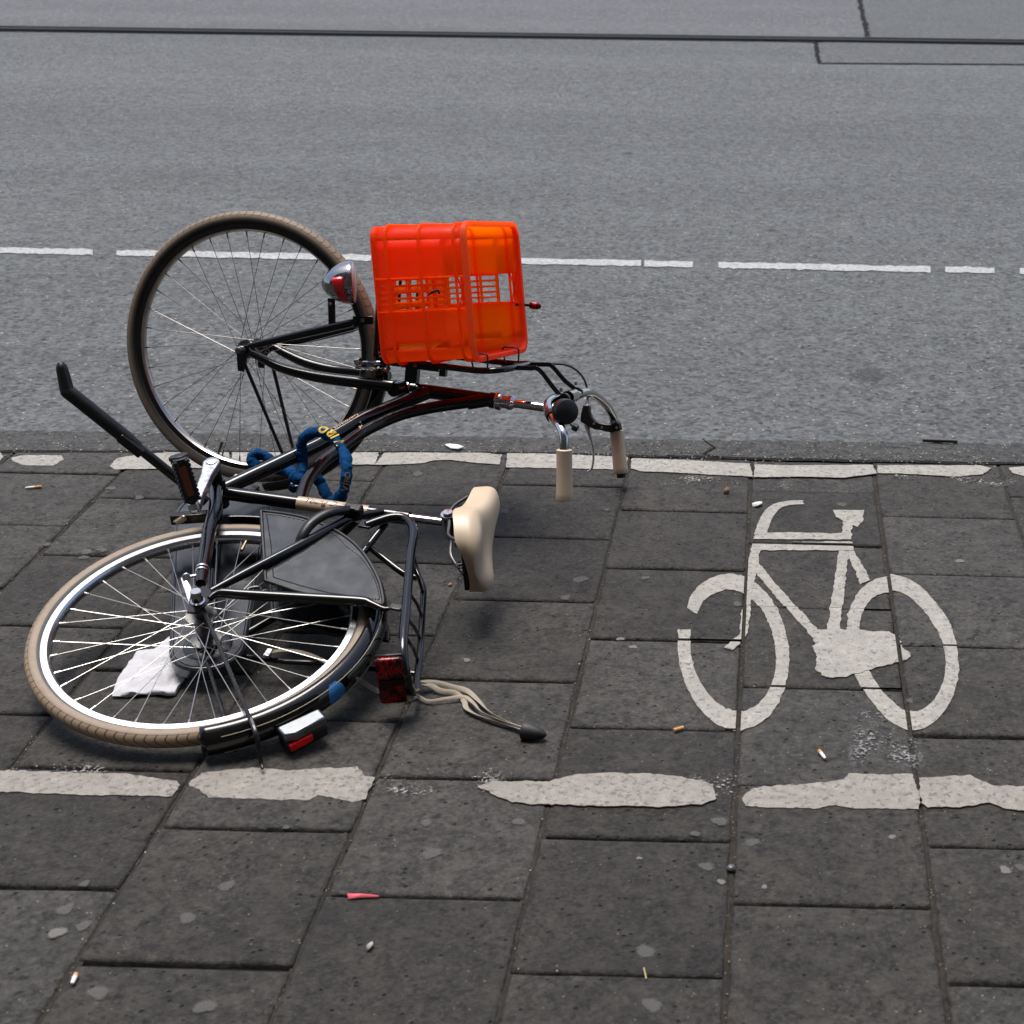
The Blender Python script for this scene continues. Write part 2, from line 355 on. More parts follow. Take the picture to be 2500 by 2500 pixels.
def paint_mat(name, col, wear, dirt=(.16, .155, .145)):
    col, dirt = tuple(x * AK for x in col), tuple(x * AK for x in dirt)
    mt, n, l, b = mat(name)
    geo = n.new('ShaderNodeNewGeometry'); P = geo.outputs['Position']
    def noise(sc, det=5):
        t = n.new('ShaderNodeTexNoise'); t.inputs['Scale'].default_value = sc; t.inputs['Detail'].default_value = det; t.inputs['Roughness'].default_value = .65; l.new(P, t.inputs['Vector']); return t.outputs['Fac']
    def MR(x, a, bb, c=0., d=1.):
        q = n.new('ShaderNodeMapRange'); q.inputs[1].default_value = a; q.inputs[2].default_value = bb; q.inputs[3].default_value = c; q.inputs[4].default_value = d; l.new(x, q.inputs[0]); return q.outputs[0]
    def MIX(f, a, bb):
        q = n.new('ShaderNodeMix'); q.data_type = 'RGBA'
        for i, x in ((0, f), (6, a), (7, bb)):
            if isinstance(x, tuple): q.inputs[i].default_value = (*x, 1)
            elif isinstance(x, (int, float)): q.inputs[i].default_value = x
            else: l.new(x, q.inputs[i])
        return q.outputs[2]
    c = MIX(MR(noise(45), .36, .66), tuple(x * .66 for x in col), col)
    c = MIX(MR(noise(9), .42, .72, 0, .75), c, tuple(x * .66 for x in col))
    c = MIX(MR(noise(85, 4), .70 - wear, .76 - wear), c, dirt)
    c = MIX(MR(noise(38, 6), .78 - wear, .86 - wear, 0, .8), c, tuple(x * .7 for x in dirt))
    c = MIX(MR(noise(300, 3), .48, .62, 0, .6), c, tuple(x * .5 for x in col))
    wv = n.new('ShaderNodeTexNoise'); wv.inputs['Scale'].default_value = 18; wv.inputs['Detail'].default_value = 4; l.new(P, wv.inputs['Vector'])
    vm = n.new('ShaderNodeVectorMath'); vm.operation = 'MULTIPLY_ADD'; l.new(wv.outputs['Color'], vm.inputs[0]); vm.inputs[1].default_value = (.06, .06, .06); l.new(P, vm.inputs[2])
    vo = n.new('ShaderNodeTexVoronoi'); vo.feature = 'DISTANCE_TO_EDGE'; vo.inputs['Scale'].default_value = 17; l.new(vm.outputs[0], vo.inputs['Vector'])
    ck = n.new('ShaderNodeMath'); ck.operation = 'MULTIPLY'; l.new(MR(vo.outputs['Distance'], .012, .030, 1, 0), ck.inputs[0]); l.new(MR(noise(6), .58, .66, 0, .7), ck.inputs[1])
    c = MIX(ck.outputs[0], c, tuple(x * .8 for x in dirt))
    l.new(c, b.inputs['Base Color']); b.inputs['Roughness'].default_value = .75
    bp = n.new('ShaderNodeBump'); bp.inputs['Strength'].default_value = .5; bp.inputs['Distance'].default_value = .002
    l.new(noise(120), bp.inputs['Height']); l.new(bp.outputs[0], b.inputs['Normal'])
    return mt
PAINT = paint_mat('thermoplastic_paint', (.375, .358, .320), .135, (.12, .115, .105))
PAINTB = paint_mat('worn_thermoplastic', (.315, .292, .258), .150, (.12, .11, .098))
PAINTR = paint_mat('road_line_paint', (.47, .48, .475), .15, (.13, .135, .14))
def fleck_mat(name, col, lo):
    mt, n, l, b = mat(name)
    geo = n.new('ShaderNodeNewGeometry'); t = n.new('ShaderNodeTexNoise'); t.inputs['Scale'].default_value = 130; t.inputs['Detail'].default_value = 5; t.inputs['Roughness'].default_value = .7
    l.new(geo.outputs['Position'], t.inputs['Vector'])
    t2 = n.new('ShaderNodeTexNoise'); t2.inputs['Scale'].default_value = 9; l.new(geo.outputs['Position'], t2.inputs['Vector'])
    ad = n.new('ShaderNodeMath'); ad.operation = 'MULTIPLY_ADD'; l.new(t2.outputs['Fac'], ad.inputs[0]); ad.inputs[1].default_value = .6; l.new(t.outputs['Fac'], ad.inputs[2])
    q = n.new('ShaderNodeMapRange'); q.inputs[1].default_value = lo; q.inputs[2].default_value = lo + .06; l.new(ad.outputs[0], q.inputs[0])
    uv = n.new('ShaderNodeUVMap'); uv.uv_map = 'UVMap'; sp = n.new('ShaderNodeSeparateXYZ'); l.new(uv.outputs[0], sp.inputs[0])
    # fades to nothing at the patch's own border
    def edge(s):
        a = n.new('ShaderNodeMath'); a.operation = 'SUBTRACT'; l.new(s, a.inputs[0]); a.inputs[1].default_value = .5
        bq = n.new('ShaderNodeMath'); bq.operation = 'ABSOLUTE'; l.new(a.outputs[0], bq.inputs[0])
        cq = n.new('ShaderNodeMapRange'); cq.inputs[1].default_value = .28; cq.inputs[2].default_value = .5; cq.inputs[3].default_value = 1; cq.inputs[4].default_value = 0; l.new(bq.outputs[0], cq.inputs[0]); return cq.outputs[0]
    m1 = n.new('ShaderNodeMath'); m1.operation = 'MULTIPLY'; l.new(edge(sp.outputs[0]), m1.inputs[0]); l.new(edge(sp.outputs[1]), m1.inputs[1])
    m2 = n.new('ShaderNodeMath'); m2.operation = 'MULTIPLY'; l.new(m1.outputs[0], m2.inputs[0]); l.new(q.outputs[0], m2.inputs[1])
    l.new(m2.outputs[0], b.inputs['Alpha']); b.inputs['Base Color'].default_value = (*col, 1); b.inputs['Roughness'].default_value = .8
    return mt
FLECK = fleck_mat('worn_paint_flecks', (.22, .21, .195), .90)
CHALK = fleck_mat('chalky_residue', (.17, .175, .18), .90)
def gum_mat(name, col, amt):
    mt, n, l, b = mat(name)
    geo = n.new('ShaderNodeNewGeometry'); t = n.new('ShaderNodeTexNoise'); t.inputs['Scale'].default_value = 160; t.inputs['Detail'].default_value = 5; l.new(geo.outputs['Position'], t.inputs['Vector'])
    uv = n.new('ShaderNodeUVMap'); uv.uv_map = 'UVMap'; sp = n.new('ShaderNodeSeparateXYZ'); l.new(uv.outputs[0], sp.inputs[0])
    a = n.new('ShaderNodeMath'); a.operation = 'MULTIPLY_ADD'; l.new(t.outputs['Fac'], a.inputs[0]); a.inputs[1].default_value = .42; l.new(sp.outputs[0], a.inputs[2])
    q = n.new('ShaderNodeMapRange'); q.inputs[1].default_value = .86; q.inputs[2].default_value = 1.16; q.inputs[3].default_value = amt; q.inputs[4].default_value = 0; l.new(a.outputs[0], q.inputs[0])
    l.new(q.outputs[0], b.inputs['Alpha']); b.inputs['Base Color'].default_value = (*col, 1); b.inputs['Roughness'].default_value = .75
    return mt
GUM = gum_mat('old_chewing_gum', (.072, .069, .066), .62)
GUM2 = gum_mat('pale_chewing_gum', (.115, .110, .102), .80)
STAIN = gum_mat('oil_stain', (.030, .030, .030), .45)

# ------------------------------------------------------------------ setting: ground, road, pavement
def sheet(name, quad, z, mt):
    V = [(q[0], q[1], z) for q in quad]
    b = MB().add(V, [list(range(len(V)))]); return label(b.build(name, mt), kind='structure')
def kerb_y(x): return float(np.interp(x, [-8, -3, -.73, .7, 2.1, 8], [1.70, 1.90, 2.000, 2.082, 2.092, 2.13])) + .004 * math.sin(x * 3.1)
def gutter_y(x): return 2.200 + .030 * x
sheet('ground', [(-80, -60), (80, -60), (80, 120), (-80, 120)], -.030, JOINT)
def strip(name, f0, f1, x0, x1, z, mt, n=80, jag=0.0):
    xs = np.linspace(x0, x1, n); V = []; Fs = []
    for x in xs: V += [(x, f0(x) + rng.normal(0, jag), z), (x, f1(x) + rng.normal(0, jag), z)]
    for i in range(n - 1): Fs.append([2 * i, 2 * i + 2, 2 * i + 3, 2 * i + 1])
    return label(MB().add(V, Fs).build(name, mt), kind='structure')
strip('road', lambda x: kerb_y(x) + .02, lambda x: 60 + 0 * x, -60, 60, -.006, ROADM, 500)
strip('gutter', lambda x: kerb_y(x) + .012, gutter_y, -8, 10, -.0015, GUTTER, 900, .006)
def rail_y(x): return 11.55 + .088 * (x + .8)
strip('track_bed', lambda x: rail_y(x) + .34, lambda x: 40 + 0 * x, -30, 30, -.002, ROAD2)
b = MB()
for d0, d1, z0 in ((.095, .215, .006), (.285, .315, .004)):
    xs = np.linspace(-30, 30, 61); V = []; Fs = []
    for x in xs: V += [(x, rail_y(x) + d0, z0), (x, rail_y(x) + d1, z0), (x, rail_y(x) + d1, -.05), (x, rail_y(x) + d0, -.05)]
    for i in range(60):
        for k in range(4): Fs.append([4 * i + k, 4 * i + 4 + k, 4 * i + 4 + (k + 1) % 4, 4 * i + (k + 1) % 4])
    b.add(V, Fs)
label(b.build('tram_rail', simple('worn_rail_steel', (.012, .012, .0125), .7, spec=.12, var=.3)), kind='structure')
xs = np.linspace(-30, 30, 61)
strip('rail_groove', lambda x: rail_y(x), lambda x: rail_y(x) + .345, -30, 30, .0005, simple('groove_dirt', (.004, .004, .004), .95, spec=.05), 61)
sheet('road_patch', [(1.72, 10.47), (7.0, 11.2), (7.0, 12.1), (1.78, 11.75)], .0005, PATCH)
sheet('track_patch', [(2.17, 12.16), (8.0, 12.6), (8.0, 17.0), (2.25, 16.2)], .003, PATCH)
CRACKM = simple('tar_seam', (.010, .010, .0105), .9, spec=.1)
b = MB()
def crack(pts, w, z):
    P = []
    for a, c in zip(pts[:-1], pts[1:]):
        k = max(2, int(math.dist(a, c) / .05))
        for i in range(k): P.append((a[0] + (c[0] - a[0]) * i / k, a[1] + (c[1] - a[1]) * i / k))
    P.append(pts[-1]); V = []
    for i, p in enumerate(P):
        q = P[min(i + 1, len(P) - 1)]; o = P[max(i - 1, 0)]; t = norm(np.array([q[0] - o[0], q[1] - o[1]])); nn = np.array([-t[1], t[0]])
        ww = w * (.6 + .8 * rng.random()); j = rng.normal(0, w * .3)
        V += [(*(np.array(p) + nn * (ww + j)), z), (*(np.array(p) - nn * (ww - j)), z)]
    b.add(V, [[2 * i, 2 * i + 2, 2 * i + 3, 2 * i + 1] for i in range(len(P) - 1)])
crack([(1.72, 11.72), (1.72, 10.47), (7.0, 11.2)], .016, .0012)
crack([(2.17, 12.2), (2.25, 16.2)], .022, .0042)
crack([(1.5, 11.78), (1.72, 11.75)], .02, .0012)
crack([(x, kerb_y(x) + .004) for x in np.linspace(-3, 4, 60)], .009, .0012)
crack([(1.22, 2.24), (1.26, 2.17), (1.23, 2.12), (1.3, 2.075)], .003, .0012)
label(b.build('road_seams', CRACKM), kind='structure')

# slabs: measured joints, carried on regularly outside the picture
XL = {-1: -.345, 0: .004, 1: .349, 2: .692, 3: 1.027, 4: 1.369, 5: 1.712, 6: 2.070}
def xline(i):
    if i in XL: return XL[i]
    return XL[-1] - .345 * (-1 - i) if i < -1 else XL[6] + .345 * (i - 6)
ODD = [-.192, .185, .569, .953, 1.330, 1.692]; EVEN = [.001, .371, .755, 1.136, 1.497, 1.850]
def joints(i):
    J = list(ODD if i % 2 else EVEN)
    while J[0] > -4.5: J.insert(0, J[0] - .374)
    return J + [9.0]
rt = np.random.default_rng(5)
TILES = []
for i in range(-14, 22):
    J = joints(i); x0, x1 = xline(i), xline(i + 1)
    for y0, y1 in zip(J[:-1], J[1:]):
        jx = rt.normal(0, .0012, 2); jy = rt.normal(0, .0015, 2); z = rt.normal(0, .0011)
        gx = .0038; gy = .0042
        t = [x0 + gx + jx[0], x1 - gx + jx[1], y0 + gy + jy[0], y1 - gy + jy[1], z]
        TILES.append((t, rt.random()))
b = MB()
for (x0, x1, y0, y1, z), q in TILES:
    top = lambda x, y: min(y, kerb_y(x) - .002)
    e = .005; mi = 1 if q > .62 else 2 if q < .22 else 0
    ya, yb = top(x0, y1), top(x1, y1)
    n = 7
    ring = []
    def edge(a, c, k=n):
        return [(a[0] + (c[0] - a[0]) * i / k, a[1] + (c[1] - a[1]) * i / k) for i in range(k)]
    corners = [(x0, y0), (x1, y0), (x1, yb), (x0, ya)]
    for a, c in zip(corners, corners[1:] + corners[:1]): ring += edge(a, c)
    cx, cy = (x0 + x1) / 2, (y0 + max(ya, yb)) / 2
    outer = [(p[0] + rt.normal(0, .0009), p[1] + rt.normal(0, .0009)) for p in ring]
    def inset(p, d): return (p[0] + d * (1 if p[0] < cx else -1) * min(1, abs(p[0] - cx) / ((x1 - x0) / 2) * 1.0), p[1] + d * (1 if p[1] < cy else -1) * min(1, abs(p[1] - cy) / ((max(ya, yb) - y0) / 2)))
    m_ = len(ring)
    V = [(p[0], p[1], -.034) for p in outer] + [(p[0], p[1], z - .0035 - abs(rt.normal(0, .0008))) for p in outer] + [(*inset(p, .0035), z - .0008) for p in outer] + [(*inset(p, .010), z) for p in ring]
    Fs = []
    for k in range(3):
        for j in range(m_): Fs.append([k * m_ + j, k * m_ + (j + 1) % m_, (k + 1) * m_ + (j + 1) % m_, (k + 1) * m_ + j])
    Fs.append([3 * m_ + j for j in range(m_)])
    b.add(V, Fs, mi)
pav = label(b.build('pavement', [TILE, TILE2, TILE3], sharp=60), kind='structure')
b = MB()
for i in range(-13, 22):
    x = xline(i); ys = np.linspace(-4.5, kerb_y(x) - .004, 260); V = []
    for y in ys: V += [(x - .009, y, -.0085 + .0035 * rng.random()), (x, y, -.0034 + .0013 * rng.normal()), (x + .009, y, -.0085 + .0035 * rng.random())]
    Fs = []
    for k in range(259): Fs += [[3 * k, 3 * k + 1, 3 * k + 4, 3 * k + 3], [3 * k + 1, 3 * k + 2, 3 * k + 5, 3 * k + 4]]
    b.add(V, Fs)
label(b.build('joint_grit', JOINT), kind='structure')
strip('pavement_bed', lambda x: -4.6, lambda x: kerb_y(x) - .001, -5, 8, -.0120, BED, 60)

# painted shapes, cut at every joint
def clip(poly, x0, x1, y0, y1):
    for ax, lim, sg in ((0, x0, 1), (0, x1, -1), (1, y0, 1), (1, y1, -1)):
        out = []
        for i in range(len(poly)):
            a, c = poly[i - 1], poly[i]; ia = sg * (a[ax] - lim) >= 0; ic = sg * (c[ax] - lim) >= 0
            if ia != ic:
                t = (lim - a[ax]) / (c[ax] - a[ax]); out.append((a[0] + (c[0] - a[0]) * t, a[1] + (c[1] - a[1]) * t))
            if ic: out.append(c)
        poly = out
        if len(poly) < 3: return []
    return poly
def jag(poly, amp, step=.012):
    out = []
    for i in range(len(poly)):
        a = np.array(poly[i]); c = np.array(poly[(i + 1) % len(poly)]); k = max(1, int(np.linalg.norm(c - a) / step))
        off = 0
        for j in range(k):
            off = .6 * off + rng.normal(0, amp); t = c - a; nn = np.array([-t[1], t[0]]) / (np.linalg.norm(t) + 1e-9)
            out.append(tuple(a + t * j / k + nn * (off if 0 < j else 0)))
    return out
def lay(b, poly, th, mi=0, gap=.0005):
    xs = [p[0] for p in poly]; ys = [p[1] for p in poly]
    for (x0, x1, y0, y1, z), q in TILES:
        if x1 < min(xs) or x0 > max(xs) or y1 < min(ys) or y0 > max(ys): continue
        c = clip(poly, x0 + gap, x1 - gap, y0 + gap, min(y1 - gap, kerb_y((x0 + x1) / 2) - .004))
        if len(c) < 3: continue
        cc = [c[0]]
        for p in c[1:]:
            if math.dist(p, cc[-1]) > 2e-4: cc.append(p)
        if math.dist(cc[0], cc[-1]) < 2e-4: cc.pop()
        if len(cc) < 3: continue
        b.prism([(p[0], p[1], z - .002) for p in cc], (0, 0, th + .002), mi)
def PX(l): return [tuple(G(*p)[:2]) for p in l]
b = MB()
def J(x, y): return (1600 + .4658 * x, 1150 + .4658 * y)
TH = [.0022]
def stroke(cl, ax, ay, sub=6):
    P, _ = crm(np.array(cl, float), np.ones(len(cl)), sub)
    T = np.gradient(P, axis=0); T /= np.linalg.norm(T, axis=1)[:, None]; N = np.stack([-T[:, 1], T[:, 0]], 1)
    A = np.array([np.interp(np.linspace(0, 1, len(P)), np.linspace(0, 1, len(ax)), ax), np.interp(np.linspace(0, 1, len(P)), np.linspace(0, 1, len(ay)), ay)]).T
    O = A * A * N / np.sqrt(((A * N) ** 2).sum(1))[:, None]
    O = O * (1 + rng.normal(0, .035, (len(P), 1)))
    poly = [J(*p) for p in P + O] + [J(*p) for p in (P - O)[::-1]]
    TH[0] += .00012; lay(b, jag(PX(poly), .0009, .008), TH[0])
def blob(pts, amp=.0012):
    TH[0] += .00012; lay(b, jag(PX([J(*p) for p in pts]), amp, .008), TH[0])
stroke([(192, 735), (222, 665), (285, 612), (385, 582), (490, 612), (575, 690), (632, 800), (662, 920), (664, 1040), (632, 1160), (560, 1262), (450, 1312), (345, 1290), (250, 1205), (180, 1080), (152, 950), (152, 832)], [30, 36, 34, 34, 34, 33], [38, 42, 44, 48, 52, 44])
stroke([(1035, 845), (1045, 760), (1085, 668), (1150, 612), (1240, 594), (1345, 632), (1445, 730), (1520, 850), (1552, 975), (1548, 1100), (1505, 1210), (1440, 1285), (1360, 1318), (1265, 1285), (1175, 1200), (1110, 1110), (1070, 1045)], [33, 36, 34, 34], [40, 42, 50, 46])
stroke([(778, 170), (700, 174), (635, 192), (592, 235), (566, 290), (548, 345)], [22, 30, 32], [10, 14, 24])
blob([(532, 330), (1028, 332), (1025, 366), (514, 364)]); blob([(506, 380), (1032, 378), (1040, 415), (498, 415)])
blob([(930, 212), (1095, 212), (1090, 268), (1058, 300), (1036, 290), (1026, 334), (975, 330), (985, 268), (945, 248)])
blob([(962, 418), (1018, 418), (962, 842), (901, 842)]); blob([(1000, 420), (1043, 418), (1126, 572), (1076, 595)])
blob([(500, 417), (552, 417), (514, 600), (482, 858), (438, 868), (466, 640), (478, 480)]); blob([(438, 862), (478, 862), (450, 905), (402, 945), (360, 932), (402, 890)])
blob([(540, 482), (850, 840), (828, 885), (520, 530)])
blob([(835, 842), (990, 840), (1120, 846), (1225, 848), (1280, 880), (1290, 925), (1335, 965), (1318, 1000), (1240, 1020), (1120, 1050), (1030, 1070), (950, 1087), (870, 1078), (838, 1035), (830, 900)], .0025)
label(b.build('bicycle_symbol', PAINT, sharp=50), kind='structure')
# edge lines of the cycle path
b = MB()
def K(ox, oy, x, y, s=.647): return (ox + s * x, oy + s * y)
low = [
 [(-900, 1870), (-40, 1890), (20, 1882), (200, 1890), (300, 1891), (433, 1910), (440, 1920), (420, 1947), (300, 1945), (150, 1942), (0, 1936), (-900, 1920)],
 [K(0, 1800, *p) for p in ((716, 172), (760, 140), (950, 118), (1080, 130), (1350, 115), (1375, 150), (1415, 155), (1380, 238), (1330, 250), (1200, 222), (1170, 240), (1000, 238), (880, 236), (785, 232), (755, 200), (716, 188))],
 [K(0, 1800, 1800, 192)] + [K(0, 1800, 1860, 168)] + [K(1250, 1800, *p) for p in ((0, 172), (140, 172), (240, 145), (370, 137), (520, 140), (640, 152), (760, 182), (772, 236), (700, 258), (620, 264), (400, 264), (150, 260), (0, 250))] + [K(0, 1800, 1850, 215)],
 [K(1250, 1800, *p) for p in ((868, 236), (900, 200), (950, 188), (1100, 182), (1250, 164), (1270, 140), (1400, 144), (1510, 142), (1525, 185), (1548, 245), (1535, 276), (1400, 274), (1300, 274), (1220, 260), (1150, 274), (1000, 270), (880, 264))],
 [K(1250, 1800, *p) for p in ((1536, 158), (1730, 146), (1820, 188), (1940, 190), (2600, 205), (3600, 230), (3600, 330), (2600, 300), (1940, 284), (1850, 270), (1805, 252), (1700, 266), (1570, 270), (1540, 250))]]
for q in low: b.prism([(x, y, .0006) for x, y in jag(PX(q), .0012, .006)], (0, 0, .0024), 0)
hi = [
 [(-1200, 1080), (-60, 1104), (0, 1106), (8, 1118), (-10, 1140), (-1200, 1118)],
 [(30, 1119), (60, 1113), (150, 1114), (155, 1125), (130, 1139), (60, 1138), (33, 1128)],
 [(268, 1140), (285, 1122), (330, 1113), (420, 1106), (560, 1104), (560, 1142), (420, 1146), (280, 1148)],
 [(565, 1104), (700, 1104), (926, 1104), (915, 1136), (850, 1136), (760, 1141), (640, 1142), (570, 1142)],
 [C for C in ((938, 1108), (1020, 1107), (1120, 1108), (1150, 1105), (1226, 1112), (1220, 1136), (1160, 1132), (1100, 1125), (1060, 1126), (1030, 1133), (975, 1136), (915, 1137))],
 [(1238, 1109), (1300, 1109), (1420, 1113), (1532, 1118), (1528, 1149), (1440, 1147), (1300, 1144), (1236, 1143)],
 [(1543, 1121), (1650, 1124), (1760, 1130), (1832, 1134), (1838, 1166), (1740, 1161), (1650, 1156), (1560, 1152), (1540, 1146)],
 [(1842, 1136), (1960, 1138), (2130, 1137), (2140, 1158), (2060, 1168), (1960, 1166), (1842, 1167)],
 [(2142, 1138), (2250, 1138), (2390, 1138), (2422, 1145), (2400, 1160), (2330, 1166), (2240, 1160), (2142, 1157)],
 [(2462, 1144), (2520, 1140), (3200, 1150), (3600, 1158), (3600, 1186), (3200, 1180), (2540, 1170), (2500, 1164), (2470, 1156)]]
for q in hi:
    pts = [(x, min(y, kerb_y(x) - .003)) for x, y in jag(PX(q), .0010, .007)]
    b.prism([(x, y, .0006) for x, y in pts], (0, 0, .0024), 1)
label(b.build('edge_lines', [PAINTB, PAINT], sharp=50), kind='structure')
b = MB()
def fleck(quad, z=.0016, mi=0):
    P = PX(quad); b.add([(p[0], p[1], z) for p in P], [[0, 1, 2, 3]], mi, [(0, 0), (1, 0), (1, 1), (0, 1)])
fleck([(80, 1148), (330, 1150), (330, 1104), (80, 1104)]); fleck([(900, 1945), (1230, 1950), (1230, 1890), (900, 1885)])
fleck([(1680, 1950), (1860, 1950), (1860, 1888), (1680, 1885)]); fleck([(2060, 1895), (2260, 1895), (2260, 1720), (2080, 1720)], .0018, 1)
fleck([(1600, 1195), (1960, 1195), (1960, 1160), (1600, 1160)], .0018); fleck([(2100, 1190), (2500, 1190), (2500, 1150), (2100, 1150)]); fleck([(2380, 1930), (2560, 1930), (2560, 1870), (2380, 1870)])
fleck([(0, 1890), (300, 1895), (300, 1865), (0, 1860)]); fleck([(900, 1920), (1240, 1925), (1240, 1868), (900, 1862)], .0019)
label(b.build('paint_residue', [FLECK, CHALK]), kind='structure')
# dashed line in the road
b = MB()
def ry(x): return 602 + .0205 * x
for x0, x1 in ((-900, -480), (-420, -60), (-40, 226), (284, 906), (930, 1565), (1573, 1692), (1754, 2272), (2308, 2428), (2490, 2900)):
    n = max(2, int((x1 - x0) / 12)); xs = np.linspace(x0, x1, n); t = [(x, ry(x) + rng.normal(0, 1.0)) for x in xs]; u = [(x, ry(x) + 14 + rng.normal(0, .8)) for x in xs[::-1]]
    P = PX(t + u); b.prism([(p[0], p[1], -.0065) for p in P], (0, 0, .004))
label(b.build('lane_line', PAINTR), kind='structure')
# gum trodden flat into the slabs
b = MB()
spots = [(239, 2104, 17, 0), (207, 2159, 15, 1), (150, 2188, 13, 0), (160, 2222, 25, 1), (140, 2279, 25, 2), (204, 2262, 22, 1), (553, 2165, 24, 1), (458, 2243, 26, 1), (833, 2004, 21, 1), (1040, 2011, 16, 1), (1054, 2085, 28, 1),
 (240, 2426, 30, 1), (500, 2460, 30, 1), (1267, 2008, 18, 1), (1837, 2058, 20, 1), (1725, 2117, 21, 1), (1761, 2155, 13, 2), (1561, 2097, 9, 2), (1866, 2167, 10, 2), (2178, 2045, 12, 2), (2454, 2126, 19, 2), (2492, 2120, 16, 1), (1575, 2325, 28, 1), (1592, 2455, 30, 1), (1697, 2037, 14, 1), (1757, 2007, 22, 1),
 (1020, 1158, 17, 1), (1417, 1416, 22, 1), (1381, 1460, 15, 1), (1515, 1561, 12, 2), (1546, 1581, 13, 2), (2343, 1371, 13, 2), (1232, 1249, 13, 1), (1176, 1423, 9, 1), (213, 1348, 18, 1), (236, 1348, 12, 1), (205, 1362, 14, 1), (272, 1193, 14, 1), (340, 1216, 14, 1), (2225, 1712, 14, 1), (1575, 1412, 12, 1), (1800, 1476, 14, 1), (2055, 1233, 15, 1), (1480, 1245, 12, 1), (1140, 1613, 12, 2), (246, 1345, 18, 1), (700, 2020, 12, 1), (115, 1330, 12, 1), (2340, 2300, 14, 0), (1930, 2440, 16, 0), (1350, 2180, 13, 0), (640, 2330, 13, 0)]
for (x, y, r, k) in spots:
    c = G(x, y); px = (G(x + r, y) - c)[0]; n = 18; V = []
    ph = rng.random() * 6
    for j in range(n):
        q = 2 * math.pi * j / n; rr = px * (1 + .14 * math.sin(2 * q + ph) + .10 * math.sin(3 * q + ph * 2) + rng.normal(0, .05)); V.append((c[0] + rr * math.cos(q), c[1] + rr * math.sin(q)))
    if k == 0: continue
    zz = .0021 if k == 2 else .0019
    b.add([(c[0], c[1], zz)] + [(p[0], p[1], zz) for p in V], [[0, 1 + j, 1 + (j + 1) % n] for j in range(n)], k - 1, [(0, 0)] + [(1, 0)] * n)
label(b.build('gum_stains', [GUM, GUM2], sharp=60), kind='structure')
b = MB()
for (x, y, rx, ry_) in ((2122, 912, 50, 20), (1885, 560, 14, 4), (1535, 373, 14, 4), (2400, 1000, 24, 8)):
    c = G(x, y); n = 26; V = []
    for j in range(n):
        q = 2 * math.pi * j / n; f_ = 1 + rng.normal(0, .12); p = G(x + rx * f_ * math.cos(q), y + ry_ * f_ * math.sin(q)); V.append((p[0], p[1], -.0032))
    b.add([(c[0], c[1], -.0032)] + V, [[0, 1 + j, 1 + (j + 1) % n] for j in range(n)], 0, [(0, 0)] + [(1, 0)] * n)
label(b.build('oil_stains', STAIN), kind='structure')

# ------------------------------------------------------------------ unseen facade added behind the viewer to block the sky on that side
sky_blocker = label(empty('sky_blocking_facade', (1.0, -3.5, 0)), 'unseen dark brick facade added behind the viewer to block the sky', 'sky_blocker')
BRICK = simple('dark_brick', (.085, .066, .056), .85, var=.35, vscale=9)
GLASS = simple('dark_window_glass', (.012, .014, .016), .06)
hx = np.arange(-13, 16.1, 2.9); hz = [0, .6, 3.0, 4.0, 6.0, 7.0, 9.0, 10.0, 12.0, 13.0, 15.0, 16.5]
mb = MB()
for i in range(len(hx) - 1):
    for k in range(len(hz) - 1):
        x0, x1 = hx[i], hx[i + 1]
        if k % 2 == 1:
            for xa, xb in ((x0, x0 + .75), (x1 - .75, x1)): mb.box(((xa + xb) / 2  , -3.7, (hz[k] + hz[k + 1]) / 2), ((xb - xa) / 2, 0, 0), (0, .18, 0), (0, 0, (hz[k + 1] - hz[k]) / 2))
        else: mb.box(((x0 + x1) / 2  , -3.7, (hz[k] + hz[k + 1]) / 2), ((x1 - x0) / 2, 0, 0), (0, .18, 0), (0, 0, (hz[k + 1] - hz[k]) / 2))
mb.build('wall', BRICK, sky_blocker)
for i in range(len(hx) - 1):
    for k in (1, 3, 5, 7, 9): MB().box(((hx[i] + hx[i + 1]) / 2, -3.8, (hz[k] + hz[k + 1]) / 2), (.70, 0, 0), (0, .01, 0), (0, 0, (hz[k + 1] - hz[k]) / 2)).build('window', GLASS, sky_blocker)

# ------------------------------------------------------------------ the bicycle
bike = label(empty('bicycle', [HUB[0], HUB[1], 0.0]), 'black city bicycle lying on its side across the cycle path, front wheel turned upright', 'bicycle')

